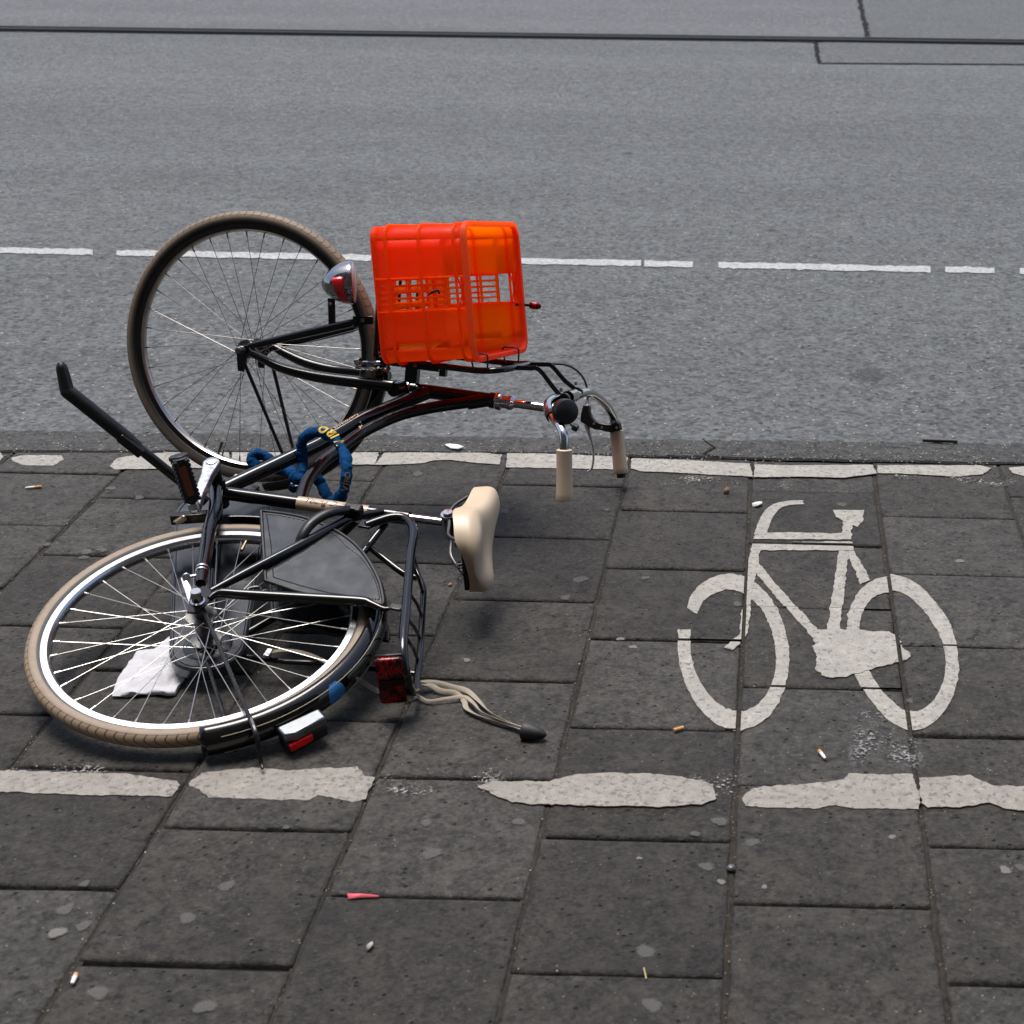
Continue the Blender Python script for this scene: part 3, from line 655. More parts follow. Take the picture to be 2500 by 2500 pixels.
RIMR = simple('polished_rim', (.56, .56, .575), .26, 1.0); RIMF = simple('shaded_rim', (.07, .067, .064), .22, 1.0, var=.3); RIMI = simple('rim_channel', (.42, .39, .36), .28, 1.0, var=.2); SPOKEF = simple('shaded_spoke_steel', (.22, .20, .19), .35, 1.0)  # shade and dark reflections put into front rim and spoke colours; lit channel lighter
def wheel(name, c, n, a, hubr, spoke_ph, lab=None):
    n = norm(n); a = norm(a - n * (a @ n)); bb = np.cross(n, a)
    def pt(r, t, h): return c + r * (math.cos(t) * a + math.sin(t) * bb) + n * h
    root = empty(name, c); root.parent = bike; root.location = c - WLOC[bike.name]
    if lab: root['label'] = lab
    # tyre
    N, M = 240, 20; V = []; Fs = []; uvs = []
    for i in range(N):
        for j in range(M + 1):
            q = R(-150) + R(300) * j / M; V.append(pt(.3265 + .0185 * math.cos(q) * (1.0 if abs(q) > .9 else 1.0), 2 * math.pi * i / N, .0185 * math.sin(q)))
    for i in range(N):
        for j in range(M):
            Fs.append([i * (M + 1) + j, ((i + 1) % N) * (M + 1) + j, ((i + 1) % N) * (M + 1) + j + 1, i * (M + 1) + j + 1])
            u0, u1 = i * 108 / N, (i + 1) * 108 / N; v0, v1 = (j / M) * 2 - 1, ((j + 1) / M) * 2 - 1
            uvs.append([(u0, v0), (u1, v0), (u1, v1), (u0, v1)])
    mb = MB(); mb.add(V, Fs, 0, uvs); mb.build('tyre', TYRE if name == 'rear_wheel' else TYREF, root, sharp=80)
    # rim, section (radius, offset)
    prof = [(.3165, .0125), (.3165, .0108), (.306, .0098), (.300, .004), (.300, -.004), (.306, -.0098), (.3165, -.0108), (.3165, -.0125), (.3005, -.0125), (.2975, -.009), (.2945, -.004), (.2945, .004), (.2975, .009), (.3005, .0125)]
    V = []; Fs = []; K_ = len(prof)
    for i in range(144):
        for r_, h in prof: V.append(pt(r_, 2 * math.pi * i / 144, h))
    for i in range(144):
        for j in range(K_): Fs.append([i * K_ + j, ((i + 1) % 144) * K_ + j, ((i + 1) % 144) * K_ + (j + 1) % K_, i * K_ + (j + 1) % K_])
    rb = MB().add(V, Fs)
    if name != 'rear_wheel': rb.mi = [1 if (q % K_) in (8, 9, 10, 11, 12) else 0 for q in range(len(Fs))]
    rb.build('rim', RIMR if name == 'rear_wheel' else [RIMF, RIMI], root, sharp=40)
    fl = .030; 
    MB().lathe(c, n, [(-.052, .006), (-.052, .011), (-fl - .003, .012), (-fl - .003, hubr), (-fl, hubr), (-fl + .003, hubr * .55), (fl - .003, hubr * .55), (fl, hubr), (fl + .003, hubr), (fl + .003, .012), (.052, .011), (.052, .006)], 28).build('hub', DARKSTEEL, root)
    for k in range(36):
        side = 1 if k % 2 else -1; grp = (k // 2) % 2; t = 2 * math.pi * (k + .5) / 36 + spoke_ph
        th = t + (1 if grp else -1) * R(58)
        p0 = pt(hubr - .003, th, side * (fl + (.0035 if grp else -.0035))); p1 = pt(.2955, t, side * .002)
        d = norm(p1 - p0); L = np.linalg.norm(p1 - p0)
        s_ = MB().tube([p0, p1], .00078, 6); s_.tube([p1 - d * .014, p1], [.0019, .0023], 6)
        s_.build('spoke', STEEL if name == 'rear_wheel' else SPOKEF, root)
    p0, p1 = pt(.296, spoke_ph + R(5) - R(2.2), 0), pt(.260, spoke_ph + R(5) - R(2.2), 0)
    v = MB().tube([p0, p0 * .35 + p1 * .65], .0032, 10); v.tube([p0 * .4 + p1 * .6, p1], .0042, 10); v.build('valve', DARKSTEEL if name != 'rear_wheel' else simple('brass', (.42, .33, .2), .35, 1.0), root)
    return root
def ang_of(p, c, n, a):
    n = norm(n); a = norm(a - n * (a @ n)); bb = np.cross(n, a); d = p - c; return math.atan2(d @ bb, d @ a)
wheel('rear_wheel', HUB, NR, FW, .031, ang_of(BP(594, 1335), HUB, NR, FW) - R(2.8))
wheel('front_wheel', FC, NF, ST, .024, ang_of(FP(535, 1100), FC, NF, ST) - R(2.8))

# frame
def lerp(a, b_, t): return a + (b_ - a) * t
f = MB()
seat_top = BP(1000, 1265.5); seat_bot = BB
f.tube([seat_bot, seat_top], .0160, 20)
ht0, ht1 = P0 + ST * .435, P0 + ST * .655
f.tube([ht0, ht1], .0178, 20); f.tube([ht0, ht0 + ST * .012], .0205, 20); f.tube([ht1 - ST * .014, ht1], .0205, 20)
f.tube([BB + norm(ht0 - BB) * .01, BP(773, 1087), BP(889, 1020), ht0 + ST * .045], .0176, 20)
f.tube([BP(731, 1233), BP(748, 1178), BP(787, 1128), BP(826, 1098), BP(882, 1057), BP(966, 1017), BP(1044, 997), BP(1122, 985), ht1 - ST * .022], [.0145] * 9, 20, smooth=6)
f.tube([BP(1140, 984), ht1 - ST * .02], .0175, 20)
f.cyl(BB - NR * .036, BB + NR * .036, .0205, 24)
f.cyl(BP(876, 1026) + NR * .004, BP(893, 1060) + NR * .004, .005, 10)
# chain stays, seat stays, drop-outs (left stays lie on top)
DL, DRt = HUB + NR * .062, HUB - NR * .062
f.tube([BB + NR * .022 - FW * .01, BP(526, 1240, .035), BP(512, 1290, .05), BP(500, 1365, .058), BP(493, 1400, .060), BP(490, 1425, .061)], [.0150, .0150, .0148, .0135, .0125, .0110], 16, smooth=4)
f.tube([BB - NR * .022, BB - NR * .04 - FW * .12, HUB - NR * .058 + FW * .04], .011, 14, smooth=4)
f.tube([BP(515, 1444, .062), BP(600, 1399, .060), BP(760, 1316, .055), BP(840, 1271, .046), BP(862, 1263, .040), BP(935, 1250, .026)], [.008, .0102, .0104, .0104, .010, .009], 14, smooth=4)
f.tube([HUB - NR * .062 + UP * .02, HUB - NR * .055 + UP * .25 + FW * .2, seat_top - ST * .06 - NR * .025], [.008, .0085, .008], 12, smooth=4)
for sgn in (1, -1):
    c0 = HUB + NR * .0625 * sgn
    f.prism([c0 + UP * -.018 + FW * -.03, c0 + UP * -.018 + FW * .03, c0 + UP * .004 + FW * .052, c0 + UP * .022 + FW * .038, c0 + UP * .024 + FW * .006, c0 + UP * .004 + FW * -.034], NR * .005)
frame = f.build('frame', BLACK, bike, bevel=0)
# seat clamp and beige band with lettering
sax = norm(seat_top - seat_bot)
def onseat(x): # point on the seat tube axis below a photo column
    p = BP(x, 1201.7 + (x - 532) * .1365); return seat_bot + sax * ((p - seat_bot) @ sax)
bandp0, bandp1 = onseat(729), onseat(901)
MB().tube([bandp0, bandp1], .0164, 24, caps=False).build('tube_band', BAND, frame)
MB().tube([onseat(944), onseat(972)], .0166, 20).build('seat_clamp', BLACK, bike, bevel=.001)
def text_mesh(name, body, size, origin, xdir, nrm, mt, parent, cyl=None, shear=0., extr=.0003, center=False, bold=0.):
    cu = bpy.data.curves.new(name, 'FONT'); cu.body = body; cu.size = size; cu.shear = shear; cu.offset = bold; cu.extrude = extr; cu.resolution_u = 3
    cu.align_x = 'CENTER' if center else 'LEFT'; cu.align_y = 'CENTER'
    tmp = bpy.data.objects.new('tmp', cu); COL.objects.link(tmp)
    me = bpy.data.meshes.new_from_object(tmp.evaluated_get(bpy.context.evaluated_depsgraph_get())); bpy.data.objects.remove(tmp)
    x = norm(xdir); z = norm(nrm - x * (nrm @ x)); y = np.cross(z, x); V = []
    for v in me.vertices:
        px, py, pz = v.co
        if cyl: t = py / cyl; q = origin + x * px + (cyl + pz) * (math.cos(t) * z + math.sin(t) * y) - z * cyl * 0
        else: q = origin + x * px + y * py + z * pz
        V.append(q)
    V = np.array(V); c = (V.min(0) + V.max(0)) / 2
    for v, q in zip(me.vertices, V): v.co = q - c
    me.materials.clear(); me.materials.append(mt); me.update()
    return link(name, me, c, parent)
bup = norm(norm(CAM - bandp0) * .75 + np.array([0, 0, .8]))
text_mesh('band_lettering', 'Young Dutch', .021, lerp(bandp0, bandp1, .10), sax, bup, INK, frame, cyl=.0166, shear=.45)
d0, d1 = BP(773, 1087), BP(889, 1020); dax = norm(d1 - d0)
dn = norm(norm(CAM - d0) * .25 + np.array([0, 0, 1.0]) + WD * .35)
text_mesh('tube_lettering', 'Germania', .020, BP(880, 1025), -dax, dn, GOLD, frame, cyl=.0178, shear=.4)
text_mesh('tube_monogram', 'B', .024, BP(892, 1050), -norm(BP(966, 1017) - BP(882, 1057)), dn, GOLD, frame, cyl=.0147, shear=.4)
# seat post, saddle
sp_end = BP(1090, 1277)
MB().tube([seat_top - sax * .02, sp_end], .0112, 20).build('seat_post', CHROME, bike)
def saddle():
    # rows along the saddle, nose at t=1; half width, top height and flank depth in hub coordinates
    rows = [(.112, .034, .547, .532), (.117, .058, .557, .525), (.128, .074, .566, .520), (.145, .086, .573, .522), (.170, .095, .577, .523), (.200, .098, .577, .521), (.232, .090, .578, .522), (.262, .070, .583, .526), (.292, .051, .590, .533), (.325, .040, .598, .540), (.360, .036, .606, .548), (.388, .033, .608, .554), (.402, .026, .603, .560), (.409, .012, .593, .568)]
    V = []; Fs = []; K_ = 21
    for fw, hw, top, bot in rows:
        for j in range(K_):
            q = -1 + 2 * j / (K_ - 1); a = abs(q); t = a * math.pi * .56
            cheek = .010 * math.exp(-((fw - .175) / .06) ** 2)
            lat = hw * min(1.0, math.sin(min(t, math.pi / 2)) ** .82)
            if t > math.pi / 2: lat = hw * (1 - .06 * (t - math.pi / 2))
            h = max(0.0, math.cos(min(t, math.pi / 2))) ** .55
            up = top - (top - bot) * (.62 * (1 - h) if a < .893 else .62 + .38 * (a - .893) / .107) - cheek * math.exp(-(q / .16) ** 2) + cheek * .6 * math.exp(-((a - .45) / .2) ** 2)
            sl_ = math.copysign(lat, q); V.append(HB(up - .13 * sl_ + .004, fw + .012 * (1 - h) * (fw < .2), sl_))
    n = len(rows)
    for i in range(n - 1):
        for j in range(K_ - 1): Fs.append([i * K_ + j, (i + 1) * K_ + j, (i + 1) * K_ + j + 1, i * K_ + j + 1])
    Fs.append([j for j in range(K_)]); Fs.append([(n - 1) * K_ + j for j in range(K_)][::-1])
    mb = MB().add(V, Fs); return mb.build('saddle', CREAM, bike, sharp=80, subsurf=1)
sad = saddle()
# underside, rails and clamp
u_ = MB(); u_.prism([HB(.525, .15, -.075), HB(.53, .21, -.085), HB(.535, .30, -.035), HB(.56, .385, -.012), HB(.56, .385, .012), HB(.535, .30, .035), HB(.53, .21, .085), HB(.525, .15, .075)], UP * .012)
u_.build('saddle_base', PLASTIC, sad)
for sg in (1, -1):
    MB().tube([HB(.54, .385, .010 * sg), HB(.505, .33, .020 * sg), HB(.500, .26, .024 * sg), HB(.500, .215, .03 * sg), HB(.525, .17, .045 * sg)], .0038, 10, smooth=5).build('saddle_rail', DARKSTEEL, sad)
cl = MB(); cc = lerp(sp_end, HB(.501, .293, 0), .6); cl.cyl(cc - NR * .032, cc + NR * .030, .0165, 20); cl.cyl(cc + NR * .030, cc + NR * .036, .011, 16); cl.cyl(cc - NR * .038, cc - NR * .032, .012, 16)
cl.build('saddle_clamp', CHROME, sad, bevel=.001)
for sg in (1, -1):
    sp = MB()
    pts = [HB(.520 + .008 * math.cos(t), .185 + .008 * math.sin(t) , sg * .03 + .02 * (t / 12.5 - .5)) for t in np.linspace(0, 12.5, 40)]
    sp.tube(pts, .0022, 6)
    sp.build('saddle_spring', DARKSTEEL, sad)

# cranks and pedals
capL = BB + NR * .078
pedL = BP(474, 1240, .085)
k = MB(); ldir = norm(pedL - capL); side = np.cross(NR, ldir)
def arm(mb, a, b_, n):
    d = norm(b_ - a); s_ = np.cross(n, d); P = []
    for t, w in ((-.017, .006), (-.012, .014), (0, .019), (.012, .0175), (.05, .0125), (.14, .0105), (.168, .0125), (.180, .009)): P.append((t, w))
    poly = [a + d * t + s_ * w for t, w in P] + [a + d * t - s_ * w for t, w in P[::-1]]
    mb.prism([q - n * .012 for q in poly], n * .020)
arm(k, capL, pedL, NR)
crank = k.build('crank', ALU, bike, bevel=.003, bseg=3, sharp=30)
MB().lathe(capL + NR * .0085, NR, [(0, .013), (.002, .0125), (.003, .009)], 24).build('dust_cap', ALU, crank)
MB().cyl(BB + NR * .034, BB + NR * .068, .016, 20).build('crank_axle', BLACKM, bike)
k = MB(); capR = BB - NR * .078; pedR = capR - ldir * .17; arm(k, capR, pedR, -NR); k.build('crank', ALU, bike, bevel=.003, lab='aluminium crank on the underside')
def pedal(c, ax, fdir, tag_=None):
    ax = norm(ax); fdir = norm(fdir - ax * (fdir @ ax)); w = np.cross(ax, fdir)
    m_ = MB(); m_.cyl(c + ax * .002, c + ax * .106, .011, 16)
    for sg in (1, -1):
        m_.box(c + ax * .060 + fdir * .032 * sg + w * .0115, ax * .046, fdir * .008, w * .004); m_.box(c + ax * .060 + fdir * .032 * sg - w * .0115, ax * .046, fdir * .008, w * .004)
        for i in range(10):
            for sw_ in (1, -1): m_.box(c + ax * (.017 + .0095 * i) + fdir * .033 * sg + w * .0165 * sw_, ax * .0028, fdir * .008, w * .0018)
    m_.box(c + ax * .020, ax * .006, fdir * .038, w * .0145); m_.box(c + ax * .102, ax * .007, fdir * .036, w * .0150)
    m_.lathe(c + ax * .104, ax, [(0, .0215), (.008, .0205), (.010, .013), (.0095, .011), (.0105, .002)], 24)
    p = m_.build('pedal', PLASTIC, bike, bevel=.0015)
    for sg in (1, -1):
        MB().box(c + ax * .060 + fdir * .0345 * sg, ax * .033, fdir * .004, w * .0074).build('pedal_reflector', AMBER, p)
    MB().cyl(c - ax * .012, c + ax * .004, .0125, 20).build('pedal_axle', CHROME, p, bevel=.002)
    return p
pedal(pedL + NR * .010, norm(BP(438, 1122, .19) - (pedL + NR * .01)), norm(ST * .62 - WD * .78))
pedal(pedR - NR * .010, -NR, ST)

# chain case under the frame (drive side is down)
def stadium(c0, r0, c1, r1, n=18):
    d = norm(c1 - c0); s_ = np.cross(NR, d); out = []
    for t in np.linspace(-math.pi / 2, math.pi / 2, n): out.append(c1 + r1 * (math.cos(t) * d + math.sin(t) * s_))
    for t in np.linspace(math.pi / 2, 3 * math.pi / 2, n): out.append(c0 + r0 * (math.cos(t) * d + math.sin(t) * s_))
    return out
cc0 = BB - NR * .090; cc1 = HUB - NR * .082
case = MB().prism(stadium(cc0, .108, cc1, .078), NR * .034).build('chain_case', VINYL, bike, bevel=.006, bseg=3)
seam = MB(); st_ = [q + NR * .0345 for q in stadium(cc0, .099, cc1, .069, 22)]
seam.tube(st_, .0012, 6, closed=True); seam.build('chain_case_seam', PLASTIC, case)
MB().lathe(HUB - NR * .080, NR, [(.033, .05), (.036, .045), (.042, .022)], 24).build('sprocket_cover', VINYL, case)

# kickstand: hinged by the bottom bracket, swung out, so its foot hangs in the air
piv = BB - FW * .085 + NR * .034 - UP * .01
dr = norm(ray(147, 884)); foot = CAM + dr * ((piv - CAM) @ dr)
dr2 = norm(ray(165, 955)); knee = CAM + dr2 * ((lerp(piv, foot, .84) - CAM) @ dr2)
kd = norm(knee - piv)
ks = MB(); ks.tube([piv, lerp(piv, knee, .60)], .0112, 16); kst = ks.build('kickstand', BLACKM, bike)
MB().tube([lerp(piv, knee, .50), lerp(piv, knee, .585), lerp(piv, knee, .59), lerp(piv, knee, .96), knee, lerp(knee, foot, .5), lerp(knee, foot, .85), foot], [.0140, .0150, .0162, .0160, .0152, .0135, .0118, .006], 16, smooth=3).build('kickstand_foot', PLASTIC, kst)
MB().box(lerp(piv, knee, .54) - np.cross(kd, NR) * .012, kd * .03, np.cross(kd, NR) * .010, norm(np.cross(kd, np.cross(kd, NR))) * .012).build('kickstand_clip', PLASTIC, kst, bevel=.003)
MB().box(BP(480, 1262, .02), FW * .010, UP * .055, NR * .012).build('kickstand_bracket', BLACKM, bike, bevel=.003)
sp0, sp1 = BP(452, 1262, .035), BP(428, 1278, .03)
t_ = np.linspace(0, 1, 90); ax_ = norm(sp1 - sp0); e1 = norm(np.cross(ax_, NR)); e2 = np.cross(ax_, e1)
MB().tube([lerp(sp0, sp1, t) + .0055 * (math.cos(t * 44) * e1 + math.sin(t * 44) * e2) for t in t_], .0017, 6).build('kickstand_spring', simple('spring_steel', (.45, .38, .28), .35, 1.0), kst)

# rear mudguard
def hubpt(r, th, c): return HUB + r * (math.cos(th) * FW + math.sin(th) * UP) + NR * c
V = []; Fs = []; NA, NB = 90, 14
for i in range(NA + 1):
    th = R(2) + (R(174) - R(2)) * i / NA
    for j in range(NB + 1):
        q = R(-88) + R(176) * j / NB; V.append(hubpt(.338 + .0325 * math.cos(q), th, .0325 * math.sin(q)))
for i in range(NA):
    for j in range(NB): Fs.append([i * (NB + 1) + j, (i + 1) * (NB + 1) + j, (i + 1) * (NB + 1) + j + 1, i * (NB + 1) + j + 1])
fend = MB().add(V, Fs).build('mudguard', BLACK, bike, solid=.0012, sharp=60)
for q in (38, -38): MB().tube([hubpt(.338 + .0332 * math.cos(R(q)), R(t), .0332 * math.sin(R(q))) for t in range(60, 170, 2)], .0008, 5).build('pinstripe', PIN, fend)
b = MB(); st0 = BP(499, 1492, .05); st1 = BP(606, 1745, .034)
b.tube([st0, lerp(st0, st1, .5), st1, BP(617, 1765, .033)], .0042, 10, up=NR)
b.tube([BP(613, 1757, .034), BP(624, 1790, .030), BP(633, 1830, .006), BP(637, 1862, -.012), BP(641, 1876, -.016)], [.0055, .005, .0046, .004, .003], 8, smooth=4)
b.tube([HUB - NR * .05 - UP * .012, hubpt(.350, R(165), -.034)], .0042, 10)
b.build('mudguard_stay', BLACKM, bike)
# rear carrier
rk = MB()
rk.tube([BP(894, 1283, .062), BP(915, 1275, .062), BP(955, 1263, .062), BP(985, 1264, .062), BP(1004, 1280, .062), BP(1009, 1305, .062), BP(1003, 1350, .062), BP(998, 1405, .062), BP(989, 1510, .062), BP(985, 1550, .061), BP(984, 1590, .055), BP(990, 1640, .03), BP(1003, 1686, -.02), BP(1014, 1688, -.055)], .0098, 14, smooth=5)
rk.tube([BP(1000, 1330, -.02), BP(1015, 1390, -.055), BP(1030, 1425, -.062), BP(1034, 1445, -.062), BP(1031, 1500, -.062), BP(1025, 1590, -.062), BP(1018, 1650, -.062), BP(1013, 1690, -.055)], .0072, 12, smooth=5)
rk.tube([BP(893, 1326, -.03), BP(908, 1340, -.045), BP(985, 1400, -.060), BP(1016, 1410, -.062)], .0078, 12, smooth=4)
rack = rk.build('rear_carrier', BLACK, bike)
for (xa, ya, xb, yb) in ((1001, 1372, 1033, 1450), (994, 1440, 1030, 1505), (989, 1505, 1026, 1560), (986, 1548, 1021, 1615)):
    MB().tube([BP(xa, ya, .062), lerp(BP(xa, ya, .062), BP(xb, yb, -.062), .5) + UP * .004, BP(xb, yb, -.062)], .0036, 8).build('carrier_crossbar', BLACK, rack)
MB().box(BP(893, 1280, .062), ST * .014, WD * .013, NR * .003).build('carrier_bracket', BLACK, rack, bevel=.002)
st = MB(); st.tube([BP(512, 1462, .066), BP(525, 1452, .068), BP(545, 1448, .068), BP(600, 1452, .067), BP(760, 1461, .064), BP(880, 1468, .062), BP(905, 1474, .062), BP(935, 1486, .060), BP(950, 1486, .060)], [.007, .0085, .0108, .0114, .0114, .0112, .0085, .0055, .0048], 14, smooth=5)
stay = st.build('carrier_stay', BLACK, bike)
MB().box(BP(966, 1482, .062), ST * .014, WD * .010, NR * .003).build('stay_clip', BLACKM, stay, bevel=.006, bseg=3)
MB().tube([HUB - NR * .07 + UP * .01, BP(700, 1616, -.066), BP(805, 1620, -.066), BP(1012, 1645, -.064)], .0055, 10).build('carrier_stay', BLACK, bike, lab='lower carrier stay on the ground side')
b = MB(); pA, pB = BP(605, 1447, .075), BP(640, 1447, .075)
b.tube([BP(608, 1452, .07), BP(606, 1438, .074), BP(630, 1433, .074), BP(638, 1440, .074), BP(638, 1455, .07)], .0035, 8, smooth=4); b.build('stay_hook', BLACKM, stay)
# rear reflector on the carrier
rc = HB(.386, -.226, .012)
rfm = MB().box(rc, UP * .027, FW * .008, NR * .058).build('rear_reflector', REDLENS, bike, bevel=.007, bseg=3)
rf = rfm
MB().box(rc + FW * .010, UP * .028, FW * .004, NR * .059).build('reflector_backing', PLASTIC, rf, bevel=.004)
for dz in (-.026, .004, .034): MB().box(rc - FW * .0085, UP * .022, FW * .0015, NR * .0085).build('reflector_rib', simple('dark_red_lens', (.05, .002, .002), .2), rf) 
# tail light on the mudguard
th = R(146); rad = math.cos(th) * FW + math.sin(th) * UP; tan = -math.sin(th) * FW + math.cos(th) * UP; tc = hubpt(.390, th, -.010)
sh = MB(); sh.prism([tc + tan * .044 + rad * .012, tc + tan * .024 + rad * .022, tc - tan * .044 + rad * .020, tc - tan * .046 - rad * .012, tc + tan * .044 - rad * .018], NR * .022)
tl = sh.build('tail_light', simple('scuffed_chrome', (.15, .160, .168), .34, 1.0, rvar=.1), bike, bevel=.005, bseg=3)
MB().box(tc - NR * .007 + tan * .016 + rad * .0215, tan * .024, rad * .004, NR * .0085).build('tail_light_lens', TAILRED, tl, bevel=.002)
MB().box(tc - NR * .013, tan * .043, rad * .020, NR * .0135).build('tail_light_base', PLASTIC, tl, bevel=.004)
# blue sticker on the mudguard
V = []; Fs = []
ths = np.linspace(R(127.5), R(134), 9); qs = np.linspace(R(48), R(-42), 13)
for i, t in enumerate(ths):
    for j, q in enumerate(qs): 
        w = math.sin(math.pi * (j + .6) / 13.2) ** .5; tt = R(130.7) + (t - R(130.7)) * w
        V.append(hubpt(.338 + .0336 * math.cos(q), tt, .0336 * math.sin(q)))
for i in range(8):
    for j in range(12): Fs.append([i * 13 + j, (i + 1) * 13 + j, (i + 1) * 13 + j + 1, i * 13 + j + 1])
MB().add(V, Fs).build('sticker', BLUESTICK, fend)

# dress guards
def guard(c, lab=None):
    def gp(x, y): return BP(x, y, .048) + NR * (c - .048)
    arc = [gp(*p) for p in ((638, 1250), (690, 1256), (737, 1265), (780, 1280), (822, 1299), (862, 1327), (890, 1357), (912, 1392), (927, 1425), (935, 1460), (936, 1478))]
    A = crm(np.array(arc), np.ones(len(arc)), 4)[0]
    poly = list(A) + [gp(800, 1463), gp(720, 1444), gp(649, 1420), gp(643, 1330)]
    g = MB().prism(poly, NR * .003).build('dress_guard', VINYL, bike, bevel=.001, lab=lab)
    cen = np.mean(np.array(poly), 0); pl = np.array(poly)
    inn = [cen + (q - cen) * (1 - .013 / np.linalg.norm(q - cen) * 1.35) + NR * .0036 for q in pl]
    st_ = MB(); P = crm(np.array(inn), np.ones(len(inn)), 1)[0]
    L = [P[0]]
    for q in list(P[1:]) + [P[0]]:
        k_ = max(1, int(np.linalg.norm(q - L[-1]) / .006)); a_ = L[-1]
        for i in range(1, k_ + 1):
            L.append(lerp(a_, q, i / k_))
    for a_, b_ in zip(L[:-1:1], L[1::1]): st_.tube([lerp(a_, b_, .1), lerp(a_, b_, .65)], .0012, 5)
    st_.build('stitching', INK, g)
    bd = MB(); bd.tube([q + NR * .002 for q in poly], .0042, 8, closed=True); bd.build('guard_edge', PLASTIC, g)
    return g
guard(.048); guard(-.050, 'black dress guard on the underside of the rear wheel')
# ring lock round the rear tyre, between the seat stays
rl = MB().tube([BP(866, 1243, .050), BP(840, 1245, .068), BP(810, 1250, .078), BP(782, 1262, .080), BP(757, 1281, .076), BP(738, 1308, .066), BP(727, 1336, .050)], [.0105, .012, .0125, .0125, .0125, .0115, .0095], 12, smooth=5, flat=(1.0, .8), up=NR).build('ring_lock', PLASTIC, bike, sharp=50)
MB().tube([BP(866, 1243, .0) - NR * .03, BP(810, 1250, .0) - NR * .075, BP(757, 1281, 0) - NR * .076, BP(727, 1336, 0) - NR * .05], .011, 12, smooth=5).build('lock_arm', PLASTIC, rl)
MB().prism([BP(772, 1300, .052), BP(798, 1283, .052), BP(803, 1290, .052), BP(800, 1300, .052), BP(778, 1312, .052)], NR * .006).build('lock_plate', DARKSTEEL, rl, bevel=.001)
MB().box(BP(862, 1246, .056), ST * .021, WD * .013, NR * .012).build('lock_housing', PLASTIC, rl, bevel=.005, bseg=3)
MB().box(BP(858, 1240, .0685), ST * .008, WD * .003, NR * .0010).build('keyhole', INK, rl)
# axle nuts, chain tensioner, clamp rings, brake arm
def axle_nut(c, n, parent=bike):
    return MB().lathe(c, n, [(0, .014), (.002, .015), (.004, .0115), (.026, .0115), (.028, .010)], 24)
axle_nut(HUB + NR * .068, NR).build('axle_nut', CHROME, bike)
cr_ = MB()
for yy in (1388, 1396): cr_.tube([BP(493 + (1396 - yy) * .15, yy, .060), BP(492.5 + (1396 - yy) * .15, yy + 3.2, .060)], .0142, 20)
cr_.build('clamp_ring', ALU, bike)
ba = MB(); ba.prism([BP(441, 1414, .058), BP(452, 1412, .058), BP(468, 1436, .058), BP(472, 1470, .058), BP(462, 1476, .058)], NR * .004); ba.cyl(BP(455, 1409, .056), BP(455, 1409, .068), .0085, 14)
ba.cyl(BP(455, 1411, .062), BP(486, 1404, .062), .0045, 8)
ba.build('brake_arm', ALU, bike, bevel=.001)
# strap clip seen through the lower spokes
b = MB(); b.box(BP(655, 1595, -.05), ST * .007, WD * .012, NR * .004); b.build('strap_clip', ALU, bike, bevel=.002)

# ------------------------------------------------------------------ front assembly
fk = MB()
fk.tube([FP(612, 862, .052), FP(645, 878, .052), FP(684, 897, .051), FP(746, 914, .049), FP(808, 925, .047), FP(890, 935, .045), FP(963, 943, .040)], [.0085, .0105, .0125, .014, .015, .0155, .0155], 18, smooth=5)
fk.tube([FP(648, 842, -.052), FP(669, 848, -.052), FP(696, 863, -.051), FP(746, 885.6, -.049), FP(808, 902, -.047), FP(870, 909, -.045), FP(950, 920, -.040)], [.0085, .0095, .0115, .013, .014, .0145, .0145], 18, smooth=5)
fk.tube([FR(.405, 0, .052), FR(.413, 0, 0), FR(.405, 0, -.052)], [.018, .022, .018], 18, smooth=4)
fk.cyl(FR(.39, 0, 0), FR(.435, 0, 0), .020, 20)
for sg in (1, -1):
    fk.prism([FR(-.016, -.052, .052 * sg), FR(.012, -.062, .052 * sg), FR(.030, -.045, .052 * sg), FR(.014, -.030, .052 * sg), FR(.008, .005, .052 * sg), FR(-.008, .005, .052 * sg)], NF * .004 * sg)
fork = fk.build('fork', BLACK, bike)
nut = MB(); nut.lathe(FC + NF * .056, NF, [(0, .011), (.002, .0125), (.004, .0095), (.022, .0095), (.024, .006)], 6)
nut.build('axle_nut', DARKSTEEL, bike, bevel=.001); MB().lathe(FC - NF * .056, -NF, [(0, .011), (.002, .0125), (.004, .0095), (.018, .0095)], 6).build('axle_nut', DARKSTEEL, bike, bevel=.001)
# front mudguard with its stays
def fpt(r, th, c): return FC + r * (math.cos(th) * ST + math.sin(th) * U2) + NF * c
V = []; Fs = []; NA, NB = 40, 12
for i in range(NA + 1):
    th = R(-12) + R(92) * i / NA
    for j in range(NB + 1):
        q = R(-88) + R(176) * j / NB; V.append(fpt(.342 + .027 * math.cos(q), th, .0275 * math.sin(q)))
for i in range(NA):
    for j in range(NB): Fs.append([i * (NB + 1) + j, (i + 1) * (NB + 1) + j, (i + 1) * (NB + 1) + j + 1, i * (NB + 1) + j + 1])
MB().add(V, Fs).build('mudguard', BLACK, bike, solid=.0012, sharp=60)
b = MB(); b.tube([FP(594, 880, .058), FP(690, 1108, .034), FP(696, 1122, .032)], .0046, 10); b.build('mudguard_stay', BLACKM, bike)
b = MB(); b.tube([FP(662, 878, -.058), FP(714, 1092, -.034), FP(718, 1108, -.032)], .0046, 10); b.build('mudguard_stay', BLACKM, bike)
